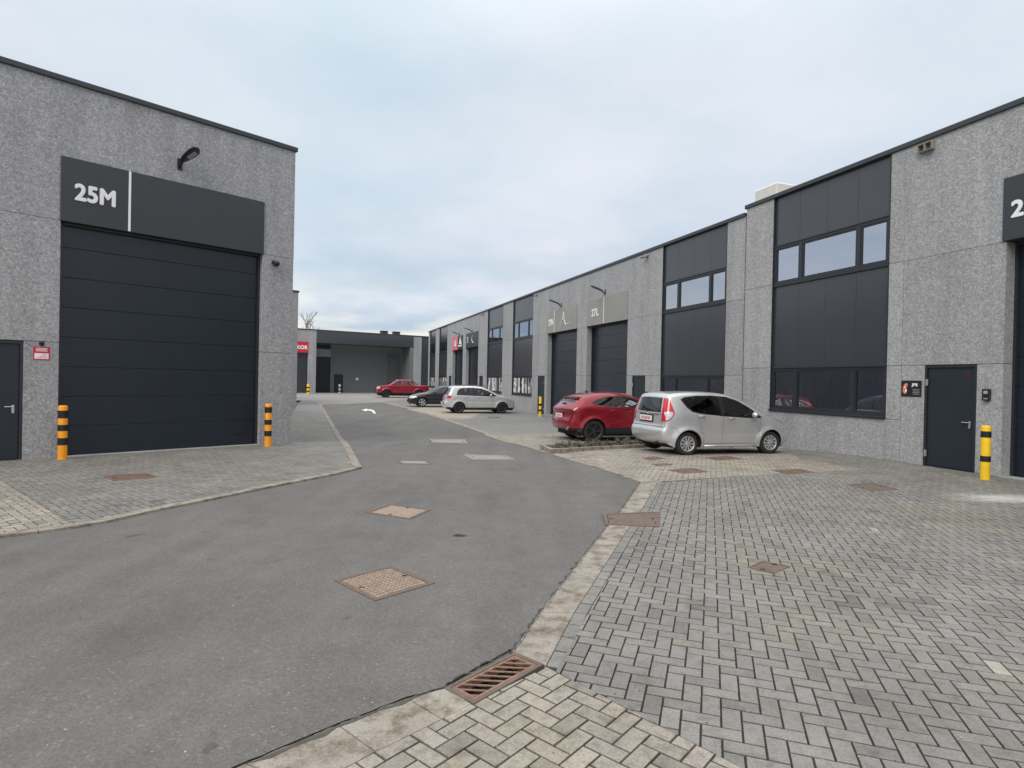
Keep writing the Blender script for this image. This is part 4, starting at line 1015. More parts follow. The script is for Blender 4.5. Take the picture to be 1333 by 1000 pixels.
def car(sp, P, fwd_ang, label, group='cars parked by the units'):
    """sp: spec dict; P: ground xy of the rear axle centre; body x forward from the rear bumper"""
    sc = sp.get('scale', 1)
    root = empty('parked_car' if not sp.get('truck') else 'pickup_truck', (P[0], P[1], zg(P[1])+.012), fwd_ang)
    root.scale = (sc, sc, sc*sp.get('zs', 1)); tag(root, label, 'car' if not sp.get('truck') else 'pickup truck', group)
    L = sp['L']; HW = sp['W']/2; xr, xf = sp['xr'], sp['xr']+sp['wb']; wr = sp['r']; Ra = sp.get('Ra', wr+.06); zb = sp['zb']; zt = sp['zt']; sill = sp.get('sill', .2)
    up = catmull(sp['outline']); rr = sp.get('round', .1)
    def Wb(x, z):
        a = max(0, 1-x/.6); w_ = HW*(1-sp.get('pr', .09)*a**2.2)
        a = max(0, 1-(L-x)/1.0); w_ -= HW*sp.get('pf', .2)*a**2.2
        if z > zb:
            t = (z-zb)/(zt-zb); w_ -= sp.get('tumble', .17)*t**1.15+.012
        else: w_ -= .012*math.exp(-((zb-z)/.05))
        if z < .5: w_ -= .05*((.5-z)/.3)**2
        lo, hi = sp.get('crease', (.62, .74)); 
        if z < hi: w_ += .0
        w_ -= .012*math.exp(-((z-(lo+hi)/2)/.05)**2)*(1 if xr+.3 < x < xf-.3 else 0)*sp.get('dent', 1)
        for xa in (xr, xf):
            d = math.hypot(x-xa, z-wr); w_ += sp.get('flare', .02)*math.exp(-((d-Ra)/.08)**2)
        return w_
    def sd(x, z): return segdist(x, z, up)
    cl_poly = None
    def Wf(x, z, d=None):
        if d is None: d = sd(x, z)
        k = 1-min(1, d/rr); return Wb(x, z)-rr*(1-math.sqrt(max(0, 1-k*k)))
    # closed side polygon with wheel arches cut
    path = list(up)
    def arc(xa, fr):
        a0 = math.asin((sill-wr)/Ra); n = 26
        return [(xa+Ra*math.cos(a0+(math.pi-2*a0)*i/n), wr+Ra*math.sin(a0+(math.pi-2*a0)*i/n)) for i in range(n+1)]
    endx = up[-1][0]; A1 = arc(xf, 1); A2 = arc(xr, 1)
    path += A1+A2
    poly = path
    loops = [poly]; regs = []        # (key, matkey, polygon)
    for w_ in sp['windows']:
        loops.append(w_[1]); regs.append((w_[0], w_[1], w_[2]))
    verts = []; edges = []
    def add_loop(lp_):
        dense = []
        for i in range(len(lp_)):
            a, b = lp_[i], lp_[(i+1) % len(lp_)]; n = max(1, int(math.dist(a, b)/.05))
            dense += [(a[0]+(b[0]-a[0])*k/n, a[1]+(b[1]-a[1])*k/n) for k in range(n)]
        b0 = len(verts); verts.extend(Vector(p) for p in dense); n = len(dense)
        edges.extend((b0+i, b0+(i+1) % n) for i in range(n))
    for l in loops: add_loop(l)
    # rounding rings near the outline
    for dd in (.008, .022, .045, .075, .105):
        o = offset_line(up, -dd)
        for p in o[::1]:
            if inside(p[0], p[1], poly) and sd(*p) > dd*.8: verts.append(Vector(p))
    x = .0
    while x < L:
        z = sill+.03
        while z < zt+.05:
            if inside(x, z, poly) and sd(x, z) > .12: verts.append(Vector((x+random.uniform(-.002, .002), z)))
            z += .055
        x += .055
    res = delaunay_2d_cdt(verts, edges, [], 0, 1e-5)
    pv_, pf_ = res[0], res[2]
    parts = {}
    def part(key, mat):
        if key not in parts: parts[key] = dict(V=[], F=[], N=[], idx={}, mat=mat)
        return parts[key]
    pos = []; nor = []
    for p in pv_:
        x, z = p; d = sd(x, z); w0 = Wf(x, z, d); h = .004
        ins = lambda a, b: Wf(a, b) if inside(a, b, poly) or sd(a, b) > .02 else Wb(a, b)-rr-.004
        gx_ = (ins(x+h, z)-ins(x-h, z))/(2*h); gz_ = (ins(x, z+h)-ins(x, z-h))/(2*h)
        k = max(1, math.hypot(gx_, gz_)/12); n = Vector((-gx_/k, 1, -gz_/k)).normalized()
        pos.append((x-xr, w0, z)); nor.append(n)
    doors = sp.get('doors', [])
    for f in pf_:
        cx = sum(pv_[i][0] for i in f)/len(f); cz = sum(pv_[i][1] for i in f)/len(f)
        if not inside(cx, cz, poly): continue
        key, mk = 'body', sp['paint']; inset = 0
        for w_ in sp['windows']:
            if inside(cx, cz, w_[1]): key, mk = w_[0], w_[2]; inset = w_[3] if len(w_) > 3 else 0
        for (zc, mm) in sp.get('low', []):
            if key == 'body' and cz < zc: key, mk = 'lower_trim', mm
        for side in (1, -1):
            kk = key if key in ('body', 'lower_trim') else (key, side, mk, [i for i, w_ in enumerate(sp['windows']) if inside(cx, cz, w_[1])][-1])
            d = part(kk, mk); ff = []
            for i in f:
                q = (i, side)
                if q not in d['idx']:
                    d['idx'][q] = len(d['V']); x_, y_, z_ = pos[i]; n = nor[i]
                    d['V'].append((x_-n.x*inset, (y_-n.y*inset)*side, z_-n.z*inset)); d['N'].append((n.x, n.y*side, n.z))
                ff.append(d['idx'][q])
            # orient outward
            a, b, c_ = [Vector(d['V'][i]) for i in ff[:3]]
            if (b-a).cross(c_-a).y*side < 0: ff = ff[::-1]
            d['F'].append(tuple(ff))
    # belt over the outline
    vb = sorted(set([0, .15, .3, .45, .58, .7, .8, .87, .93, 1]+sp.get('vb', [])))
    vs = [-v for v in vb[::-1] if v > 0]+vb
    n_ = len(up); grid = []
    def up_n(i):
        a = up[max(0, i-1)]; b = up[min(n_-1, i+1)]; dx, dz = b[0]-a[0], b[1]-a[1]; l = math.hypot(dx, dz) or 1; return (-dz/l, dx/l)
    def belt(i, v):
        x, z = up[i]; nx, nz = up_n(i); We = Wb(x, z)-rr
        bl = sp.get('bt', .03)+.035*abs(nx) if not sp.get('truck') else .015+.03*abs(nx)
        if nx > 0: bl = sp.get('bt', .03)+.12*abs(nx)
        k = 1-abs(v)**2.4; return Vector((x-xr+nx*bl*k, v*We, z+nz*bl*k))
    for i in range(n_): grid.append([belt(i, v) for v in vs])
    m_ = len(vs); gn_ = []
    for i in range(n_):
        row = []
        for j in range(m_):
            du = grid[min(n_-1, i+1)][j]-grid[max(0, i-1)][j]; dv = grid[i][min(m_-1, j+1)]-grid[i][max(0, j-1)]
            nn = dv.cross(du).normalized() if True else None
            nx, nz = up_n(i)
            if nn.x*nx+nn.z*nz < 0: nn = -nn
            row.append(nn)
        gn_.append(row)
    for i in range(n_-1):
        cx = (up[i][0]+up[i+1][0])/2; cz = (up[i][1]+up[i+1][1])/2; nx = up_n(i)[0]
        for j in range(m_-1):
            av = abs((vs[j]+vs[j+1])/2); key, mk, inset = 'body', sp['paint'], 0
            for (zc, mm) in sp.get('low', []):
                if cz < zc: key, mk = 'lower_trim', mm
            for b_ in sp['belt']:
                if b_[2] <= cx <= b_[3] and b_[4] <= cz <= b_[5] and b_[6] <= av <= b_[7]:
                    key, mk = b_[0], b_[1]; inset = b_[8] if len(b_) > 8 else 0
                    if av > .3 and b_[6] > .3: key = (key, 1 if vs[j] > 0 else -1, mk, -1)
            d = part(key, mk); ff = []
            for (a, b) in ((i, j), (i, j+1), (i+1, j+1), (i+1, j)):
                q = ('b', a, b)
                if q not in d['idx']:
                    d['idx'][q] = len(d['V']); p = grid[a][b]-gn_[a][b]*inset
                    d['V'].append(tuple(p)); d['N'].append(tuple(gn_[a][b]))
                ff.append(d['idx'][q])
            a, b, c_ = [Vector(d['V'][k]) for k in ff[:3]]
            if (b-a).cross(c_-a).dot(gn_[i][j]) < 0: ff = ff[::-1]
            d['F'].append(tuple(ff))
    # body also carries arch liners, seams and floor
    bd = parts['body']; extraM = {}
    names = {}
    order = sorted(parts, key=lambda k: 0 if k == 'body' else 1)
    bodyo = None
    for k in order:
        d = parts[k]; nm = k if isinstance(k, str) else k[0]
        V = d['V']; F = d['F']; N = d['N']; mi = [0]*len(F)
        mats = [M[d['mat']]]
        o = obj(nm, V, F, mats, root, True, None, N)
        if k == 'body': bodyo = o
    lin = MB()
    for arcp in (A1, A2):
        for side in (1, -1):
            b0 = len(lin.V)
            for (x, z) in arcp:
                y = Wf(x, z); lin.V += [(x-xr, (y-.001)*side, z), (x-xr, (y-.02)*side, z), (x-xr, (y-.34)*side, z)]
            for i in range(len(arcp)-1):
                lin.F += [(b0+3*i, b0+3*i+3, b0+3*i+4, b0+3*i+1), (b0+3*i+1, b0+3*i+4, b0+3*i+5, b0+3*i+2)]; lin.M += [0, 0]
    for x0, x1 in ((.3, xr-Ra+.02), (xr-Ra, xr+Ra), (xr+Ra, xf-Ra), (xf-Ra, xf+Ra), (xf+Ra-.02, L-.25)):
        arch = abs((x0+x1)/2-xr) < .1 or abs((x0+x1)/2-xf) < .1
        y = HW-.36 if arch else HW-.13
        lin.box(x0-xr, x1-xr, -y, y, .19, .52 if not arch else .66)
    lin.build('underbody', M['blackmatt'], root)
    # seams
    for ln in sp.get('seams', []):
        sm = MB()
        c = catmull(ln, .06) if len(ln) > 2 else resample(ln, .06); wdt = .006
        l1 = offset_line(c, wdt/1); 
        for side in (1, -1):
            b0 = len(sm.V)
            for p, q in zip(c, l1):
                sm.V += [(p[0]-xr, (Wf(*p)+.0022)*side, p[1]), (q[0]-xr, (Wf(*q)+.0022)*side, q[1])]
            for i in range(len(c)-1): sm.F.append((b0+2*i, b0+2*i+1, b0+2*i+3, b0+2*i+2)); sm.M.append(0)
            sm.build('door_seam', M['blackmatt'], bodyo); sm = MB()
    for (x, z, ln) in sp.get('handles', []):
        for side in (1, -1):
            h = MB(); y = Wf(x, z)
            h.tube([(x-xr-ln/2, (y+.002)*side, z), (x-xr-ln/2+.02, (y+.035)*side, z+.004), (x-xr+ln/2-.02, (y+.035)*side, z+.004), (x-xr+ln/2, (y+.002)*side, z)], [.012, .014, .014, .012], 8)
            h.build('door_handle', M[sp.get('handlemat', sp['paint'])], root, True)
    for side in (1, -1):
        x, z = sp['mirror']; y = Wb(x, z)
        V = []; F = []; n = 12
        for i in range(9):
            t = i/8; a = math.sin(math.pi*min(.999, max(.02, t)))**.55
            for k in range(n):
                q = 2*math.pi*k/n; V.append((x-xr+.07*a*math.cos(q)+.02*(1-t), side*(y+.03+.19*t), z+.075*a*math.sin(q)+.04))
        for i in range(8):
            for k in range(n): F.append((i*n+k, i*n+(k+1) % n, (i+1)*n+(k+1) % n, (i+1)*n+k))
        o = obj('wing_mirror', V, F, M[sp['mirrormat'] if 'mirrormat' in sp else sp['paint']], root, True)
        h = MB(); h.tube([(x-xr+.03, side*(y-.03), z-.01), (x-xr+.01, side*(y+.08), z+.02)], [.03, .02], 8); h.build('mirror_arm', M['black'], o)
    # interior
    fl = MB(); fl.box(.25-xr+.2, L-1.15-xr, -HW+.16, HW-.16, .5, .54); fl.box(xf-.62-xr, xf-.35-xr, -HW+.2, HW-.2, .54, zb-.08, bev=.05); fl.build('interior_floor', M['blackmatt'], root)
    for y0, y1, xs in sp.get('seats', [(-.6, -.12, xf-1.25), (.12, .6, xf-1.25), (-.6, .6, xf-2.05)]):
        if sp.get('truck') : xs -= .0
        s = MB(); s.box(xs-xr, xs-xr+.5, y0, y1, .55, .72, bev=.05)
        s.add([(xs-xr-.22, y0, 1.22*zb/1.0), (xs-xr-.1, y0, 1.22*zb), (xs-xr+.12, y0, .6), (xs-xr-.02, y0, .6),
               (xs-xr-.22, y1, 1.22*zb), (xs-xr-.1, y1, 1.22*zb), (xs-xr+.12, y1, .6), (xs-xr-.02, y1, .6)],
              [(0, 1, 2, 3), (7, 6, 5, 4), (0, 4, 5, 1), (1, 5, 6, 2), (2, 6, 7, 3), (3, 7, 4, 0)])
        hs = [(y0+y1)/2] if y1-y0 < .8 else [y0+.27, y1-.27]
        for hy in hs: s.box(xs-xr-.24, xs-xr-.14, hy-.13, hy+.13, 1.24*zb, 1.24*zb+.17, bev=.04)
        s.build('seat', M['seat'], root)
    # wheels
    for xa in (xr, xf):
        for side in (1, -1):
            wt = empty('wheel', (xa-xr, side*(HW-.125), wr), 0, root)
            T = Matrix.Rotation(-side*math.pi/2, 4, 'X')      # local z -> outwards
            ty = MB(); ri = wr*sp.get('rimr', .64)
            ty.lathe([(ri, -.1), (wr*.93, -.1), (wr, -.075), (wr, .075), (wr*.955, .098), (wr*.8, .108), (ri, .1), (ri-.005, .06), (ri-.02, -.05)], 40, mat=T); ty.build('tyre', M['tyre'], wt, True)
            rm = MB(); kind = sp.get('rim', 'cap'); rmat = M[sp.get('rimmat', 'rimsilver')]
            rm.lathe([(ri, .09), (ri, .102), (ri-.012, .106), (ri-.022, .098), (ri-.024, .05)], 40, mat=T)
            ns = sp.get('spokes', 10)
            hub = .05
            rm.lathe([(hub*1.3, .06), (hub*1.2, .092), (hub*.6, .1), (.0001, .1)], 20, mat=T)
            for k in range(ns):
                q = 2*math.pi*k/ns; w0, w1 = sp.get('spw', (.017, .03)); c, s_ = math.cos(q), math.sin(q)
                pts = [(hub, -w0, .09), (ri-.015, -w1, .096), (ri-.015, w1, .096), (hub, w0, .09), (hub, -w0*1.2, .06), (ri-.015, -w1*1.1, .06), (ri-.015, w1*1.1, .06), (hub, w0*1.2, .06)]
                V = [T @ Vector((a*c-b*s_, a*s_+b*c, h)) for a, b, h in pts]
                rm.add(V, [(0, 1, 2, 3), (0, 4, 5, 1), (3, 2, 6, 7), (1, 5, 6, 2)])
            rm.build('rim', rmat, wt)
            dk = MB(); dk.lathe([(.0001, .045), (ri-.02, .045)], 24, mat=T); dk.build('brake_shadow_plate', M['blackmatt'], wt)
    def rear_x(z, v=0):
        c = [i for i in range(n_) if up[i][0] < L*.25 and abs(up[i][1]-z) < .08]
        i = min(c, key=lambda i: abs(up[i][1]-z)); return belt(i, v)
    def front_x(z, v=0):
        c = [i for i in range(n_) if up[i][0] > L*.75 and abs(up[i][1]-z) < .08]
        i = min(c, key=lambda i: abs(up[i][1]-z)); return belt(i, v)
    for z, fr in sp.get('plates', []):
        p = (front_x if fr else rear_x)(z); sg = 1 if fr else -1
        pl = MB(); pl.box(-.012, .012, -.27, .27, -.065, .065, bev=.003)
        po = pl.build('number_plate', M['plate'], root, loc=(p.x+sg*.02, 0, p.z))
        bk = MB(); bk.box(-.012, .008, -.3, .3, -.1, .1); bk.build('plate_recess', M[sp.get('recess', 'black')], root, loc=(p.x+sg*.004, 0, p.z))
        tx = MB(); yy = -.2
        for k in range(7): tx.box(sg*.0125, sg*.0135, yy, yy+.035, -.035, .035); yy += .06
        if sg < 0: tx.V = [(x, y, z_) for x, y, z_ in tx.V]
        tx.build('plate_marks', M['platered'], po)
    if sp.get('extra'): sp['extra'](root, rear_x, Wf, xr)
    return root

def silver_extra(root, rx, Wf, xr):
    # clear lower part of each tall tail lamp, badge, wiper, door mouldings
    for side in (1, -1):
        pts = []
        m = MB()
        for (x, z, r_) in ((.17, .985, .03),):
            y = Wf(x, z)
            m.lathe([(.0001, .012), (r_*.8, .01), (r_, 0)], 14, mat=Matrix.Translation((x-xr-.01, side*(y-.004), z)) @ Matrix.Rotation(-side*R(60), 4, 'X') @ Matrix.Rotation(R(-35), 4, 'Y'))
        m.build('lamp_lens', M['lampclear'], root, True)
    p = rx(1.08); m = MB(); m.tube([(p.x-.012, -.02, p.z), (p.x-.004, .28, p.z+.07)], .008, 6); m.build('rear_wiper', M['black'], root)
    p = rx(.98); m = MB(); m.box(p.x-.015, p.x+.01, -.04, .04, p.z-.03, p.z+.03, bev=.01); m.build('badge', M['chrome'], root)
    m = MB(); p = rx(1.0); m.box(p.x+.0, p.x+.008, -.5, -.32, p.z-.01, p.z+.01); m.build('lettering', M['chrome'], root)
    for side in (1, -1):
        pts = [(x, .235) for x in (1.12, 1.5, 1.9, 2.3, 2.6)]
        m = MB(); m.tube([(x-xr, side*(Wf(x, z)+.004), z) for x, z in pts], .022, 6); m.build('sill_trim', M['p_silver'], root, True)
        m = MB(); m.box(2.5-xr, 2.62-xr, side*(Wf(2.56, .8))-.004, side*(Wf(2.56, .8))+.006 if side > 0 else side*Wf(2.56, .8)+.004, .79, .82); m.build('side_marker', M['lampclear'], root)
    p = rx(.42); m = MB(); m.tube([(p.x+.12, -.45, .3), (p.x+.02, -.45, .3)], .028, 8); m.build('exhaust', M['rimblack'], root)
    p = rx(.72); m = MB(); m.tube([(rx(.715, v).x-.003, .74*v, .715) for v in (-.97, -.8, -.5, 0, .5, .8, .97)], .006, 5); m.build('bumper_seam', M['blackmatt'], root)
    m = MB(); m.tube([(rx(1.02, v).x-.002, .7*v, 1.025) for v in (-.84, -.5, 0, .5, .84)], .006, 5); m.build('window_seam', M['blackmatt'], root)
silver = dict(zs=.94, L=3.72, W=1.66, xr=.66, wb=2.36, r=.295, Ra=.35, zb=1.02, zt=1.57, paint='p_silver', tumble=.17, round=.085, dent=1.6, crease=(.5, .62), flare=.04, pr=.09, pf=.22, bt=.02,
    outline=[(.14, .3), (.05, .36), (.01, .48), (.0, .6), (.05, .69), (.075, .76), (.085, .9), (.105, 1.06), (.16, 1.28), (.215, 1.46), (.3, 1.525), (.6, 1.565), (1.1, 1.585), (1.6, 1.565), (2.0, 1.49), (2.35, 1.35), (2.65, 1.19), (2.9, 1.04), (3.15, .97), (3.4, .88), (3.58, .76), (3.67, .62), (3.71, .46), (3.68, .33), (3.58, .22)],
    windows=[('window_surround', [(.5, 1.40), (.62, 1.46), (.95, 1.5), (1.4, 1.51), (1.78, 1.485), (2.1, 1.385), (2.42, 1.2), (2.74, .96), (2.66, .94), (2.3, .945), (1.65, .985), (1.0, 1.045), (.78, 1.09), (.64, 1.2)], 'black'),
             ('side_window', [(.56, 1.395), (.65, 1.44), (.95, 1.475), (1.4, 1.487), (1.55, 1.48), (1.57, 1.01), (1.3, 1.035), (1.0, 1.066), (.81, 1.11), (.68, 1.215)], 'darkglass', .006),
             ('side_window', [(1.66, 1.475), (1.78, 1.46), (2.08, 1.36), (2.35, 1.2), (2.38, .962), (2.1, .97), (1.68, 1.0)], 'carglass', .006),
             ('side_window', [(2.43, 1.15), (2.67, .97), (2.45, .962)], 'darkglass', .005),
             ('tail_lamp', [(.0, .84), (.12, .85), (.2, .9), (.29, 1.02), (.3, 1.09), (.275, 1.2), (.25, 1.3), (.235, 1.42), (.0, 1.44)], 'lampred', -.004),
             ('tail_lamp_lens', [(.1, .87), (.18, .92), (.26, 1.02), (.265, 1.07), (.2, 1.1), (.1, 1.08)], 'lampclear', -.007)],
    belt=[('rear_window', 'darkglass', 0, .5, 1.05, 1.42, 0, .8, .004), ('tail_lamp', 'lampred', 0, .5, .84, 1.42, .87, 1, -.004),
          ('windscreen', 'carglass', 2.1, 2.88, 1.06, 1.46, 0, .93, .004), ('headlamp', 'lampclear', 3.3, 3.72, .62, .85, .58, 1)],
    seams=[[(.86, 1.11), (.93, .9), (1.02, .68), (1.06, .52), (1.08, .3)], [(1.62, 1.02), (1.61, .6), (1.6, .3)], [(2.7, .97), (2.68, .7), (2.62, .3)], [(1.08, .29), (2.62, .29)], [(.06, .73), (.2, .72), (.34, .66), (.38, .58)], [(3.36, .6), (3.5, .66), (3.66, .68)]],
    handles=[(1.02, .99, .16), (1.86, .94, .16)], mirror=(2.42, .99), plates=[(.88, 0)], spokes=10, spw=(.012, .026), rimr=.66, extra=silver_extra)
M['p_silver'] = paint('silver_paint', (.56, .57, .58), .55, .28)
M['p_silver2'] = paint('bright_silver_paint', (.58, .59, .6), .5, .28)
M['p_red'] = paint('red_paint', (.25, .004, .016), .35, .22)
M['p_black'] = paint('black_paint', (.012, .014, .018), .1, .25)
M['p_red2'] = paint('wine_red_paint', (.28, .008, .025), .25, .3)

def axle_centre(px, py, ang, track_half, near_side, x_off=0):
    """ground pixel of the near wheel -> rear axle centre; near_side -1: car's right side faces the camera"""
    p = G(px, py); f = (math.cos(ang), math.sin(ang)); l = (-f[1], f[0])
    return (p[0]-f[0]*x_off-l[0]*near_side*track_half, p[1]-f[1]*x_off-l[1]*near_side*track_half)
a1 = R(17.5); silver['scale'] = 1.035
car(silver, axle_centre(892.5, 593, a1, .76, -1), a1, 'silver hatchback with tall red tail lamps parked nose to the wall, nearest car')

def red_extra(root, rx, Wf, xr):
    m = MB(); m.add([(.36-xr, -.58, 1.455), (.36-xr, .58, 1.455), (.62-xr, .6, 1.53), (.62-xr, -.6, 1.53), (.36-xr, -.58, 1.43), (.36-xr, .58, 1.43), (.6-xr, .6, 1.46), (.6-xr, -.6, 1.46)],
        [(0, 1, 2, 3)[::-1], (4, 5, 6, 7), (0, 4, 5, 1)[::-1], (1, 5, 6, 2), (3, 2, 6, 7), (0, 3, 7, 4)]); m.build('spoiler', M['p_red'], root)
    m = MB(); m.add([(.95-xr, -.015, 1.6), (1.12-xr, -.015, 1.62), (1.12-xr, .015, 1.62), (.95-xr, .015, 1.6), (.93-xr, 0, 1.69), (1.0-xr, 0, 1.7)], [(0, 1, 5, 4), (2, 3, 4, 5), (3, 0, 4), (1, 2, 5)]); m.build('antenna', M['black'], root)
    m = MB(); p = rx(1.22); m.box(p.x-.03, p.x+.05, -.14, .14, p.z-.01, p.z+.03, bev=.01); m.build('rear_wiper', M['black'], root)
    m = MB(); m.tube([(.06-xr, -.6, .42), (.0-xr, -.6, .42)], .04, 10); m.build('exhaust', M['chrome'], root)
red = dict(zs=.975, L=4.4, W=1.9, xr=.85, wb=2.68, r=.365, Ra=.42, zb=1.14, zt=1.64, paint='p_red', tumble=.25, round=.13, flare=.04, pr=.16, pf=.2, sill=.28,
    outline=[(.22, .38), (.08, .42), (.02, .52), (.0, .66), (.05, .78), (.09, .95), (.06, 1.07), (.14, 1.15), (.26, 1.25), (.42, 1.4), (.55, 1.5), (.85, 1.585), (1.3, 1.64), (1.8, 1.645), (2.3, 1.57), (2.75, 1.39), (3.1, 1.2), (3.3, 1.12), (3.7, 1.06), (4.05, .97), (4.28, .83), (4.38, .64), (4.38, .45), (4.28, .3)],
    windows=[('window_surround', [(.74, 1.3), (1.0, 1.42), (1.4, 1.525), (1.9, 1.55), (2.35, 1.48), (2.75, 1.31), (3.05, 1.16), (2.95, 1.12), (1.9, 1.16), (1.2, 1.2), (.95, 1.24)], 'black'),
             ('side_window', [(.82, 1.3), (1.0, 1.385), (1.4, 1.49), (1.62, 1.515), (1.45, 1.205), (1.2, 1.22), (.98, 1.25)], 'darkglass', .006),
             ('side_window', [(1.7, 1.515), (1.78, 1.52), (1.8, 1.19), (1.53, 1.2)], 'darkglass', .006),
             ('side_window', [(1.95, 1.515), (2.32, 1.455), (2.7, 1.3), (2.9, 1.18), (2.86, 1.15), (1.97, 1.185)], 'carglass', .006),
             ('tail_lamp', [(.0, .96), (.3, .98), (.42, 1.03), (.25, 1.06), (.0, 1.07)], 'lampdark', -.003)],
    belt=[('rear_window', 'darkglass', 0, .6, 1.27, 1.47, 0, .8, .004), ('tail_lamp', 'lampdark', 0, .3, .97, 1.06, .58, 1, -.003),
          ('windscreen', 'carglass', 2.25, 3.2, 1.17, 1.58, 0, .93, .004), ('headlamp', 'lampclear', 3.9, 4.4, .75, .95, .58, 1)], low=[(.5, 'black')],
    seams=[[(1.28, 1.18), (1.36, .9), (1.42, .5)], [(1.9, 1.15), (1.92, .45)], [(3.0, 1.12), (2.95, .5)], [(.12, 1.12), (.6, 1.16), (1.1, 1.19)]][:3],
    handles=[(1.5, 1.06, .18), (2.2, 1.03, .18)], mirror=(2.85, 1.17), plates=[(.86, 0)], spokes=5, spw=(.03, .04), rimr=.72, rimmat='rimblack', extra=red_extra, recess='p_red')
red['low'] = [(.46, 'black')]
a2 = R(18)
car(red, axle_centre(772, 575.5, a2, .86, -1), a2, 'glossy red coupe-styled suv with black wheels parked between the plant strip and the silver hatchback')

def vw_extra(root, rx, Wf, xr):
    for side in (1, -1):
        m = MB(); m.tube([(.7-xr, side*.56, 1.575), (.8-xr, side*.56, 1.62), (2.2-xr, side*.56, 1.625), (2.4-xr, side*.56, 1.57)], .016, 6); m.build('roof_rail', M['black'], root)
mpv = dict(L=4.2, W=1.76, xr=.78, wb=2.58, r=.315, Ra=.37, zb=1.0, zt=1.57, paint='p_silver2', tumble=.16, round=.1, flare=.02, pr=.12, pf=.2,
    outline=[(.14, .32), (.05, .36), (.0, .5), (.02, .62), (.08, .7), (.1, .85), (.14, 1.0), (.26, 1.25), (.36, 1.46), (.46, 1.53), (.8, 1.57), (1.4, 1.585), (1.9, 1.56), (2.3, 1.48), (2.7, 1.3), (3.05, 1.12), (3.2, 1.05), (3.6, .98), (3.95, .85), (4.12, .7), (4.19, .5), (4.15, .32), (4.05, .22)],
    windows=[('window_surround', [(.62, 1.05), (.66, 1.25), (.78, 1.41), (1.0, 1.46), (1.6, 1.48), (2.1, 1.44), (2.5, 1.3), (3.0, 1.03), (2.9, .99), (1.6, 1.02)], 'black'),
             ('side_window', [(.67, 1.07), (.71, 1.25), (.82, 1.38), (1.0, 1.43), (1.55, 1.45), (1.57, 1.05), (1.2, 1.06)], 'carglass', .006),
             ('side_window', [(1.67, 1.45), (2.08, 1.41), (2.45, 1.27), (2.6, 1.18), (2.6, 1.01), (1.69, 1.045)], 'carglass', .006),
             ('tail_lamp', [(.0, .84), (.28, .86), (.34, .95), (.3, 1.02), (.0, 1.03)], 'lampred', -.004)],
    belt=[('rear_window', 'darkglass', 0, .5, 1.05, 1.43, 0, .87, .004), ('tail_lamp', 'lampred', 0, .5, .84, 1.03, .7, 1, -.004),
          ('windscreen', 'carglass', 2.35, 3.15, 1.08, 1.48, 0, .93, .004), ('headlamp', 'lampclear', 3.75, 4.2, .66, .86, .58, 1)], low=[(.34, 'black')],
    seams=[[(1.05, 1.04), (1.18, .7), (1.2, .35)], [(1.62, 1.02), (1.62, .35)], [(2.8, 1.0), (2.75, .35)]],
    handles=[(1.2, .95, .16), (1.95, .93, .16)], mirror=(2.62, 1.03), plates=[(.56, 0)], spokes=5, spw=(.02, .03), rimmat='rimblack', extra=vw_extra)
a3 = R(17)
car(mpv, axle_centre(597.5, 538.4, a3, .82, -1), a3, 'light silver people carrier with black roof rails and black wheels, behind the red suv')
hatch = dict(L=4.2, W=1.76, xr=.8, wb=2.58, r=.32, Ra=.37, zb=.92, zt=1.44, paint='p_black', tumble=.2, round=.11, flare=.02, pr=.12, pf=.22,
    outline=[(.14, .32), (.05, .36), (.0, .5), (.04, .66), (.1, .85), (.2, 1.0), (.38, 1.2), (.55, 1.36), (.75, 1.42), (1.2, 1.455), (1.7, 1.455), (2.1, 1.38), (2.5, 1.2), (2.85, 1.02), (3.0, .96), (3.5, .88), (3.85, .78), (4.08, .66), (4.18, .5), (4.15, .32), (4.05, .22)],
    windows=[('window_surround', [(.6, .98), (.72, 1.15), (.95, 1.3), (1.3, 1.37), (1.7, 1.37), (2.1, 1.28), (2.5, 1.1), (2.75, .95), (1.6, .93)], 'black'),
             ('side_window', [(.68, 1.0), (.78, 1.14), (.98, 1.26), (1.3, 1.33), (1.5, 1.34), (1.5, .96), (1.2, .97)], 'carglass', .006),
             ('side_window', [(1.6, 1.34), (1.7, 1.34), (2.08, 1.25), (2.45, 1.08), (2.6, .97), (1.62, .955)], 'carglass', .006),
             ('headlamp', [(3.72, .64), (4.2, .56), (4.2, .7), (3.95, .76), (3.8, .74)], 'lampclear', -.003)],
    belt=[('rear_window', 'darkglass', 0, .65, 1.02, 1.36, 0, .87, .004), ('windscreen', 'carglass', 2.15, 2.92, .99, 1.37, 0, .93, .004),
          ('headlamp', 'lampclear', 3.9, 4.2, .58, .72, .58, 1, -.003), ('grille', 'blackmatt', 4.0, 4.3, .34, .56, 0, .6)], seams=[[(1.55, .93), (1.55, .33)], [(2.72, .93), (2.68, .33)]],
    handles=[(1.15, .86, .16), (1.8, .84, .16)], mirror=(2.45, .97), plates=[(.5, 1)], spokes=5, spw=(.02, .045), rimmat='rimsilver', rimr=.7)
a4 = R(197)
car(hatch, axle_centre(549.5, 530, a4, .82, 1, 2.58), a4, 'black hatchback with silver five-spoke wheels facing the road, half behind the silver people carrier')
def truck_extra(root, rx, Wf, xr):
    m = MB()
    for side in (1, -1):
        m.tube([(1.75-xr, side*.6, 1.68), (1.45-xr, side*.66, 1.5), (1.15-xr, side*.74, 1.2)], .04, 8)
        m.tube([(1.95-xr, side*.6, 1.74), (1.7-xr, side*.62, 1.55), (1.5-xr, side*.7, 1.22)], .035, 8)
    m.build('roll_bar', M['black'], root)
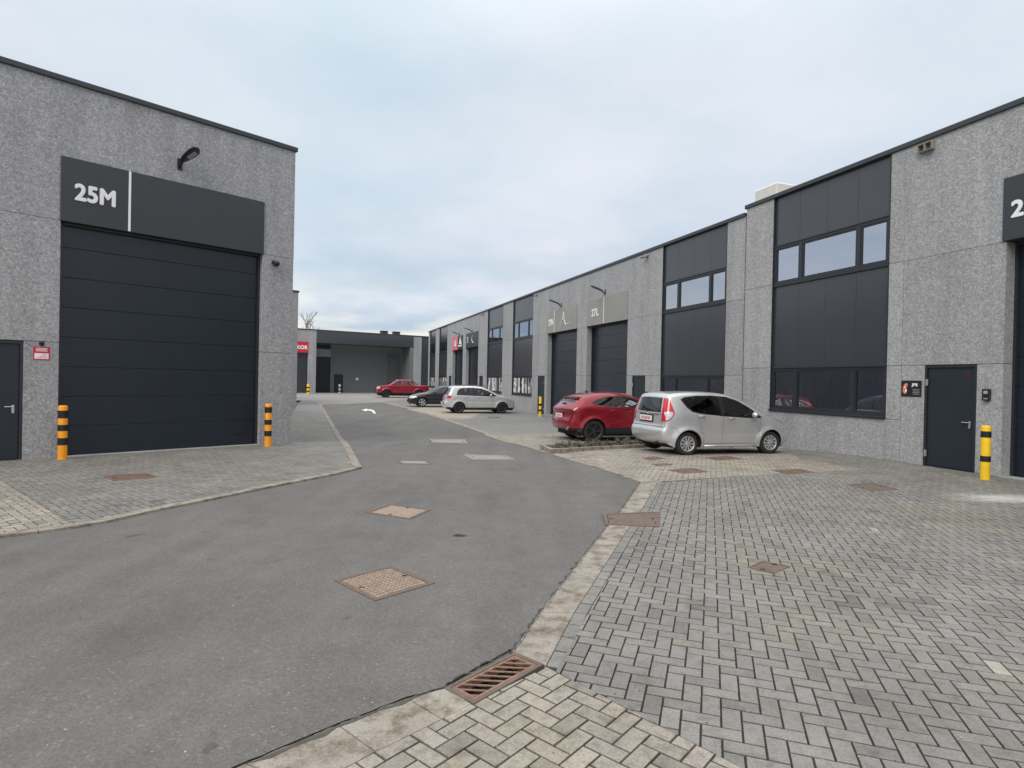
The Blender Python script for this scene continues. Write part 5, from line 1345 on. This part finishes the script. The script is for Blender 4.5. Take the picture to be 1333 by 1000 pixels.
truck = dict(truck=True, L=5.3, W=1.88, xr=1.15, wb=3.2, r=.4, Ra=.47, zb=1.2, zt=1.8, paint='p_red2', tumble=.2, round=.08, flare=.05, pr=.05, pf=.14, sill=.36, bt=.02,
    outline=[(.1, .45), (.02, .5), (.0, .62), (.08, .68), (.08, .95), (.09, 1.2), (.12, 1.24), (.8, 1.25), (1.6, 1.26), (1.72, 1.3), (1.8, 1.5), (1.87, 1.74), (2.0, 1.79), (2.5, 1.82), (3.1, 1.8), (3.3, 1.75), (3.7, 1.5), (4.05, 1.27), (4.2, 1.22), (4.7, 1.18), (5.05, 1.1), (5.2, .95), (5.25, .7), (5.28, .55), (5.2, .42)],
    windows=[('side_window', [(1.95, 1.3), (2.0, 1.62), (2.1, 1.7), (2.75, 1.71), (2.75, 1.27)], 'carglass', .006),
             ('side_window', [(2.87, 1.71), (3.1, 1.7), (3.3, 1.64), (3.65, 1.43), (3.8, 1.29), (2.87, 1.27)], 'carglass', .006),
             ('headlamp', [(4.95, .88), (5.4, .84), (5.4, 1.0), (5.1, 1.06), (4.98, 1.02)], 'lampclear', -.004)],
    belt=[('windscreen', 'carglass', 3.3, 4.1, 1.27, 1.75, 0, .93, .004), ('headlamp', 'lampclear', 5, 5.4, .86, 1.02, .7, 1, -.004), ('grille', 'blackmatt', 5.0, 5.4, .5, 1.0, 0, .6), ('rear_window', 'darkglass', 1.7, 1.87, 1.35, 1.7, 0, .8)], low=[(.5, 'black')],
    seams=[[(1.9, 1.25), (1.92, .7)], [(2.81, 1.25), (2.81, .45)], [(3.85, 1.25), (3.8, .45)]], handles=[(2.05, 1.12, .18), (2.95, 1.1, .18)], mirror=(3.65, 1.33), seats=[(-.6, -.12, 3.0), (.12, .6, 3.0), (-.6, .6, 2.15)],
    plates=[], spokes=6, spw=(.03, .04), rimmat='rimblack', extra=truck_extra)
a5 = R(200)
car(truck, axle_centre(503, 517.8, a5, .85, 1, 3.2), a5, 'dark red double-cab pickup facing left in front of the far building')

# ------------------------------------------------------------------ plant strip between the cars
isl_near = Gs([(702.5, 585.5), (717.5, 592), (842, 583.5)]); e = (Vector(isl_near[2])-Vector(isl_near[1])).normalized()
isl_near[2] = tuple(Vector(isl_near[2])+e*1.6)
pA, pB, pC = [Vector(p) for p in isl_near]
back = (pA-pB); pD = pC+back
ring = [tuple(p) for p in (pB, pC, pD, pA)]
if area2(ring) < 0: ring = ring[::-1]
isl = empty('planter_kerb', (pB.x, pB.y, zg(pB.y))); tag(isl, 'low concrete kerb frame around the narrow plant strip beside the red car', 'planter kerb')
def off_in(P, d):
    n = len(P); out = []
    for i in range(n):
        a, b, c = Vector(P[i-1]), Vector(P[i]), Vector(P[(i+1) % n]); e1 = (b-a).normalized(); e2 = (c-b).normalized()
        n1 = Vector((-e1.y, e1.x)); n2 = Vector((-e2.y, e2.x)); m_ = (n1+n2); m_ = m_/(m_.length_squared/2) if m_.length_squared > .1 else n1
        out.append(tuple(b+m_*d))
    return out
inn = off_in(ring, .09)
m = MB()
for i in range(4):
    j = (i+1) % 4; q = [ring[i], ring[j], inn[j], inn[i]]
    m.add([(x-pB.x, y-pB.y, zg(y)-zg(pB.y)-.05) for x, y in q]+[(x-pB.x, y-pB.y, zg(y)-zg(pB.y)+.13) for x, y in q],
          [(3, 2, 1, 0), (4, 5, 6, 7), (0, 1, 5, 4), (2, 3, 7, 6), (1, 2, 6, 5), (3, 0, 4, 7)])
m.build('kerb_stone', M['kerb'], isl)
m = MB(); m.add([(x-pB.x, y-pB.y, zg(y)-zg(pB.y)+.06) for x, y in inn], [(0, 1, 2, 3)]); m.build('soil', M['soil'], isl)
def leafmat(name, a, b_):
    m, nt, b = newmat(name); v = coords(nt)
    nt.links.new(ramp(nt, tnoise(nt, v, 9, 3), [(.3, a), (.7, b_)]), b.inputs['Base Color']); b.inputs['Roughness'].default_value = .6; return m
M['leaf'] = leafmat('shrub_leaves', (.03, .04, .024), (.09, .1, .07)); M['twig'] = leafmat('shrub_twigs', (.06, .045, .03), (.16, .13, .1))
random.seed(11)
ax = Vector(inn[1])-Vector(inn[0])
lenU = (pC-pB).length; eU = (pC-pB).normalized(); eV = (pA-pB)
ns = 11
for k in range(ns):
    u_ = .75+k*(lenU-1.0)/(ns-1)+random.uniform(-.06, .06); v_ = random.uniform(.35, .65)
    c = pB+eU*u_+eV*v_; sz = random.uniform(.17, .27); hgt = sz*random.uniform(.45, .85)
    desc = ['leftmost', 'second', 'third', 'fourth', 'fifth', 'sixth', 'seventh', 'eighth', 'ninth', 'tenth', 'last'][k]
    t = empty('low_shrub', (c.x, c.y, zg(c.y)+.06)); tag(t, desc+' low dark shrub in the plant strip counting from the road end', 'shrub', 'low shrubs in the plant strip')
    st = MB(); lf = MB()
    for b_ in range(20):
        q = random.uniform(0, 6.28); rr_ = random.uniform(.3, 1)*sz*1.3; top = Vector((math.cos(q)*rr_, math.sin(q)*rr_*.7, hgt*random.uniform(.5, 1.2)))
        mid = top*.5+Vector((0, 0, .03)); st.tube([(0, 0, 0), mid, top], [.006, .004, .002], 4)
        for l in range(13):
            p = mid.lerp(top, random.random()*1.1)+Vector((random.gauss(0, .03), random.gauss(0, .03), random.gauss(0, .025)))
            s_ = random.uniform(.012, .028); d1 = Vector((random.gauss(0, 1), random.gauss(0, 1), random.gauss(0, .6))).normalized()*s_; d2 = d1.orthogonal().normalized()*s_*.55
            lf.add([p-d1, p+d2, p+d1, p-d2], [(0, 1, 2, 3)])
    st.build('stems', M['twig'], t); lf.build('leaves', M['leaf'], t)

# ------------------------------------------------------------------ bare trees behind the far building
M['bark'] = simple('bark', (.09, .075, .065), .9)
def bare_tree(px, topy, label, seed, D=86):
    rnd = random.Random(seed); d = ray(px, 450); t_ = D/d.y; x = d.x*t_; dt = ray(px, topy); H_ = CAMH+dt.z*D/dt.y
    t = empty('bare_tree', (x, D, -.22)); tag(t, label, 'tree', 'bare trees behind the far building')
    m = MB(); m.tube([(0, 0, 0), (.1, 0, H_*.4), (0, 0, H_*.72)], [.16, .12, .07], 6); m.build('trunk', M['bark'], t)
    c = MB()
    def br(p, d_, L_, r_, n):
        e_ = p+d_*L_; c.tube([p, (p+e_)/2+Vector((rnd.gauss(0, .05), 0, .05)), e_], [r_, r_*.8, r_*.5], 4, caps=False)
        if n:
            for _ in range(3):
                dd = (d_+Vector((rnd.gauss(0, .4), rnd.gauss(0, .4), rnd.uniform(.1, .5)))).normalized(); br(p.lerp(e_, rnd.uniform(.5, 1)), dd, L_*.68, r_*.6, n-1)
    for k in range(6): br(Vector((0, 0, H_*rnd.uniform(.45, .72))), Vector((rnd.gauss(0, .3), rnd.gauss(0, .3), 1)).normalized(), H_*.16, .05, 3)
    c.build('crown', M['bark'], t)
bare_tree(395, 411, 'leftmost small bare tree above the roof of the far building', 1)
bare_tree(402, 404, 'middle and tallest bare tree above the roof of the far building', 2)
bare_tree(412, 410, 'thin right bare tree above the roof of the far building', 3)

# ------------------------------------------------------------------ litter
random.seed(5)
lit = MB()
for k in range(150):
    px = random.uniform(60, 1300); py = random.uniform(640, 995)
    x, y = G(px, py); s_ = random.uniform(.003, .009)
    a_ = random.random()*6.28; q = [(x+s_*math.cos(a_+i*1.57+random.uniform(-.3, .3)), y+s_*.7*math.sin(a_+i*1.57)) for i in range(4)]
    lit.add([(p[0], p[1], zg(y)+.0165+random.uniform(0, .003)) for p in q], [(0, 1, 2, 3)], random.choice([0, 0, 0, 1]))
tag(lit.build('litter', [simple('grit', (.4, .38, .33), .8), simple('dry_leaf', (.08, .05, .03), .8)]), kind='stuff')
x, y = G(598, 698); t = empty('fallen_leaf', (x, y, .004)); tag(t, 'single dark fallen leaf lying on the asphalt behind the gridded manhole cover', 'leaf')
m = MB(); m.add([(-.09, 0, 0), (-.03, .03, .015), (.05, .015, .01), (.1, .0, .004), (.03, -.025, .012), (-.05, -.02, .01)], [(0, 5, 4, 3, 2, 1)]); m.build('blade', simple('leaf_dark', (.03, .02, .015), .7), t)
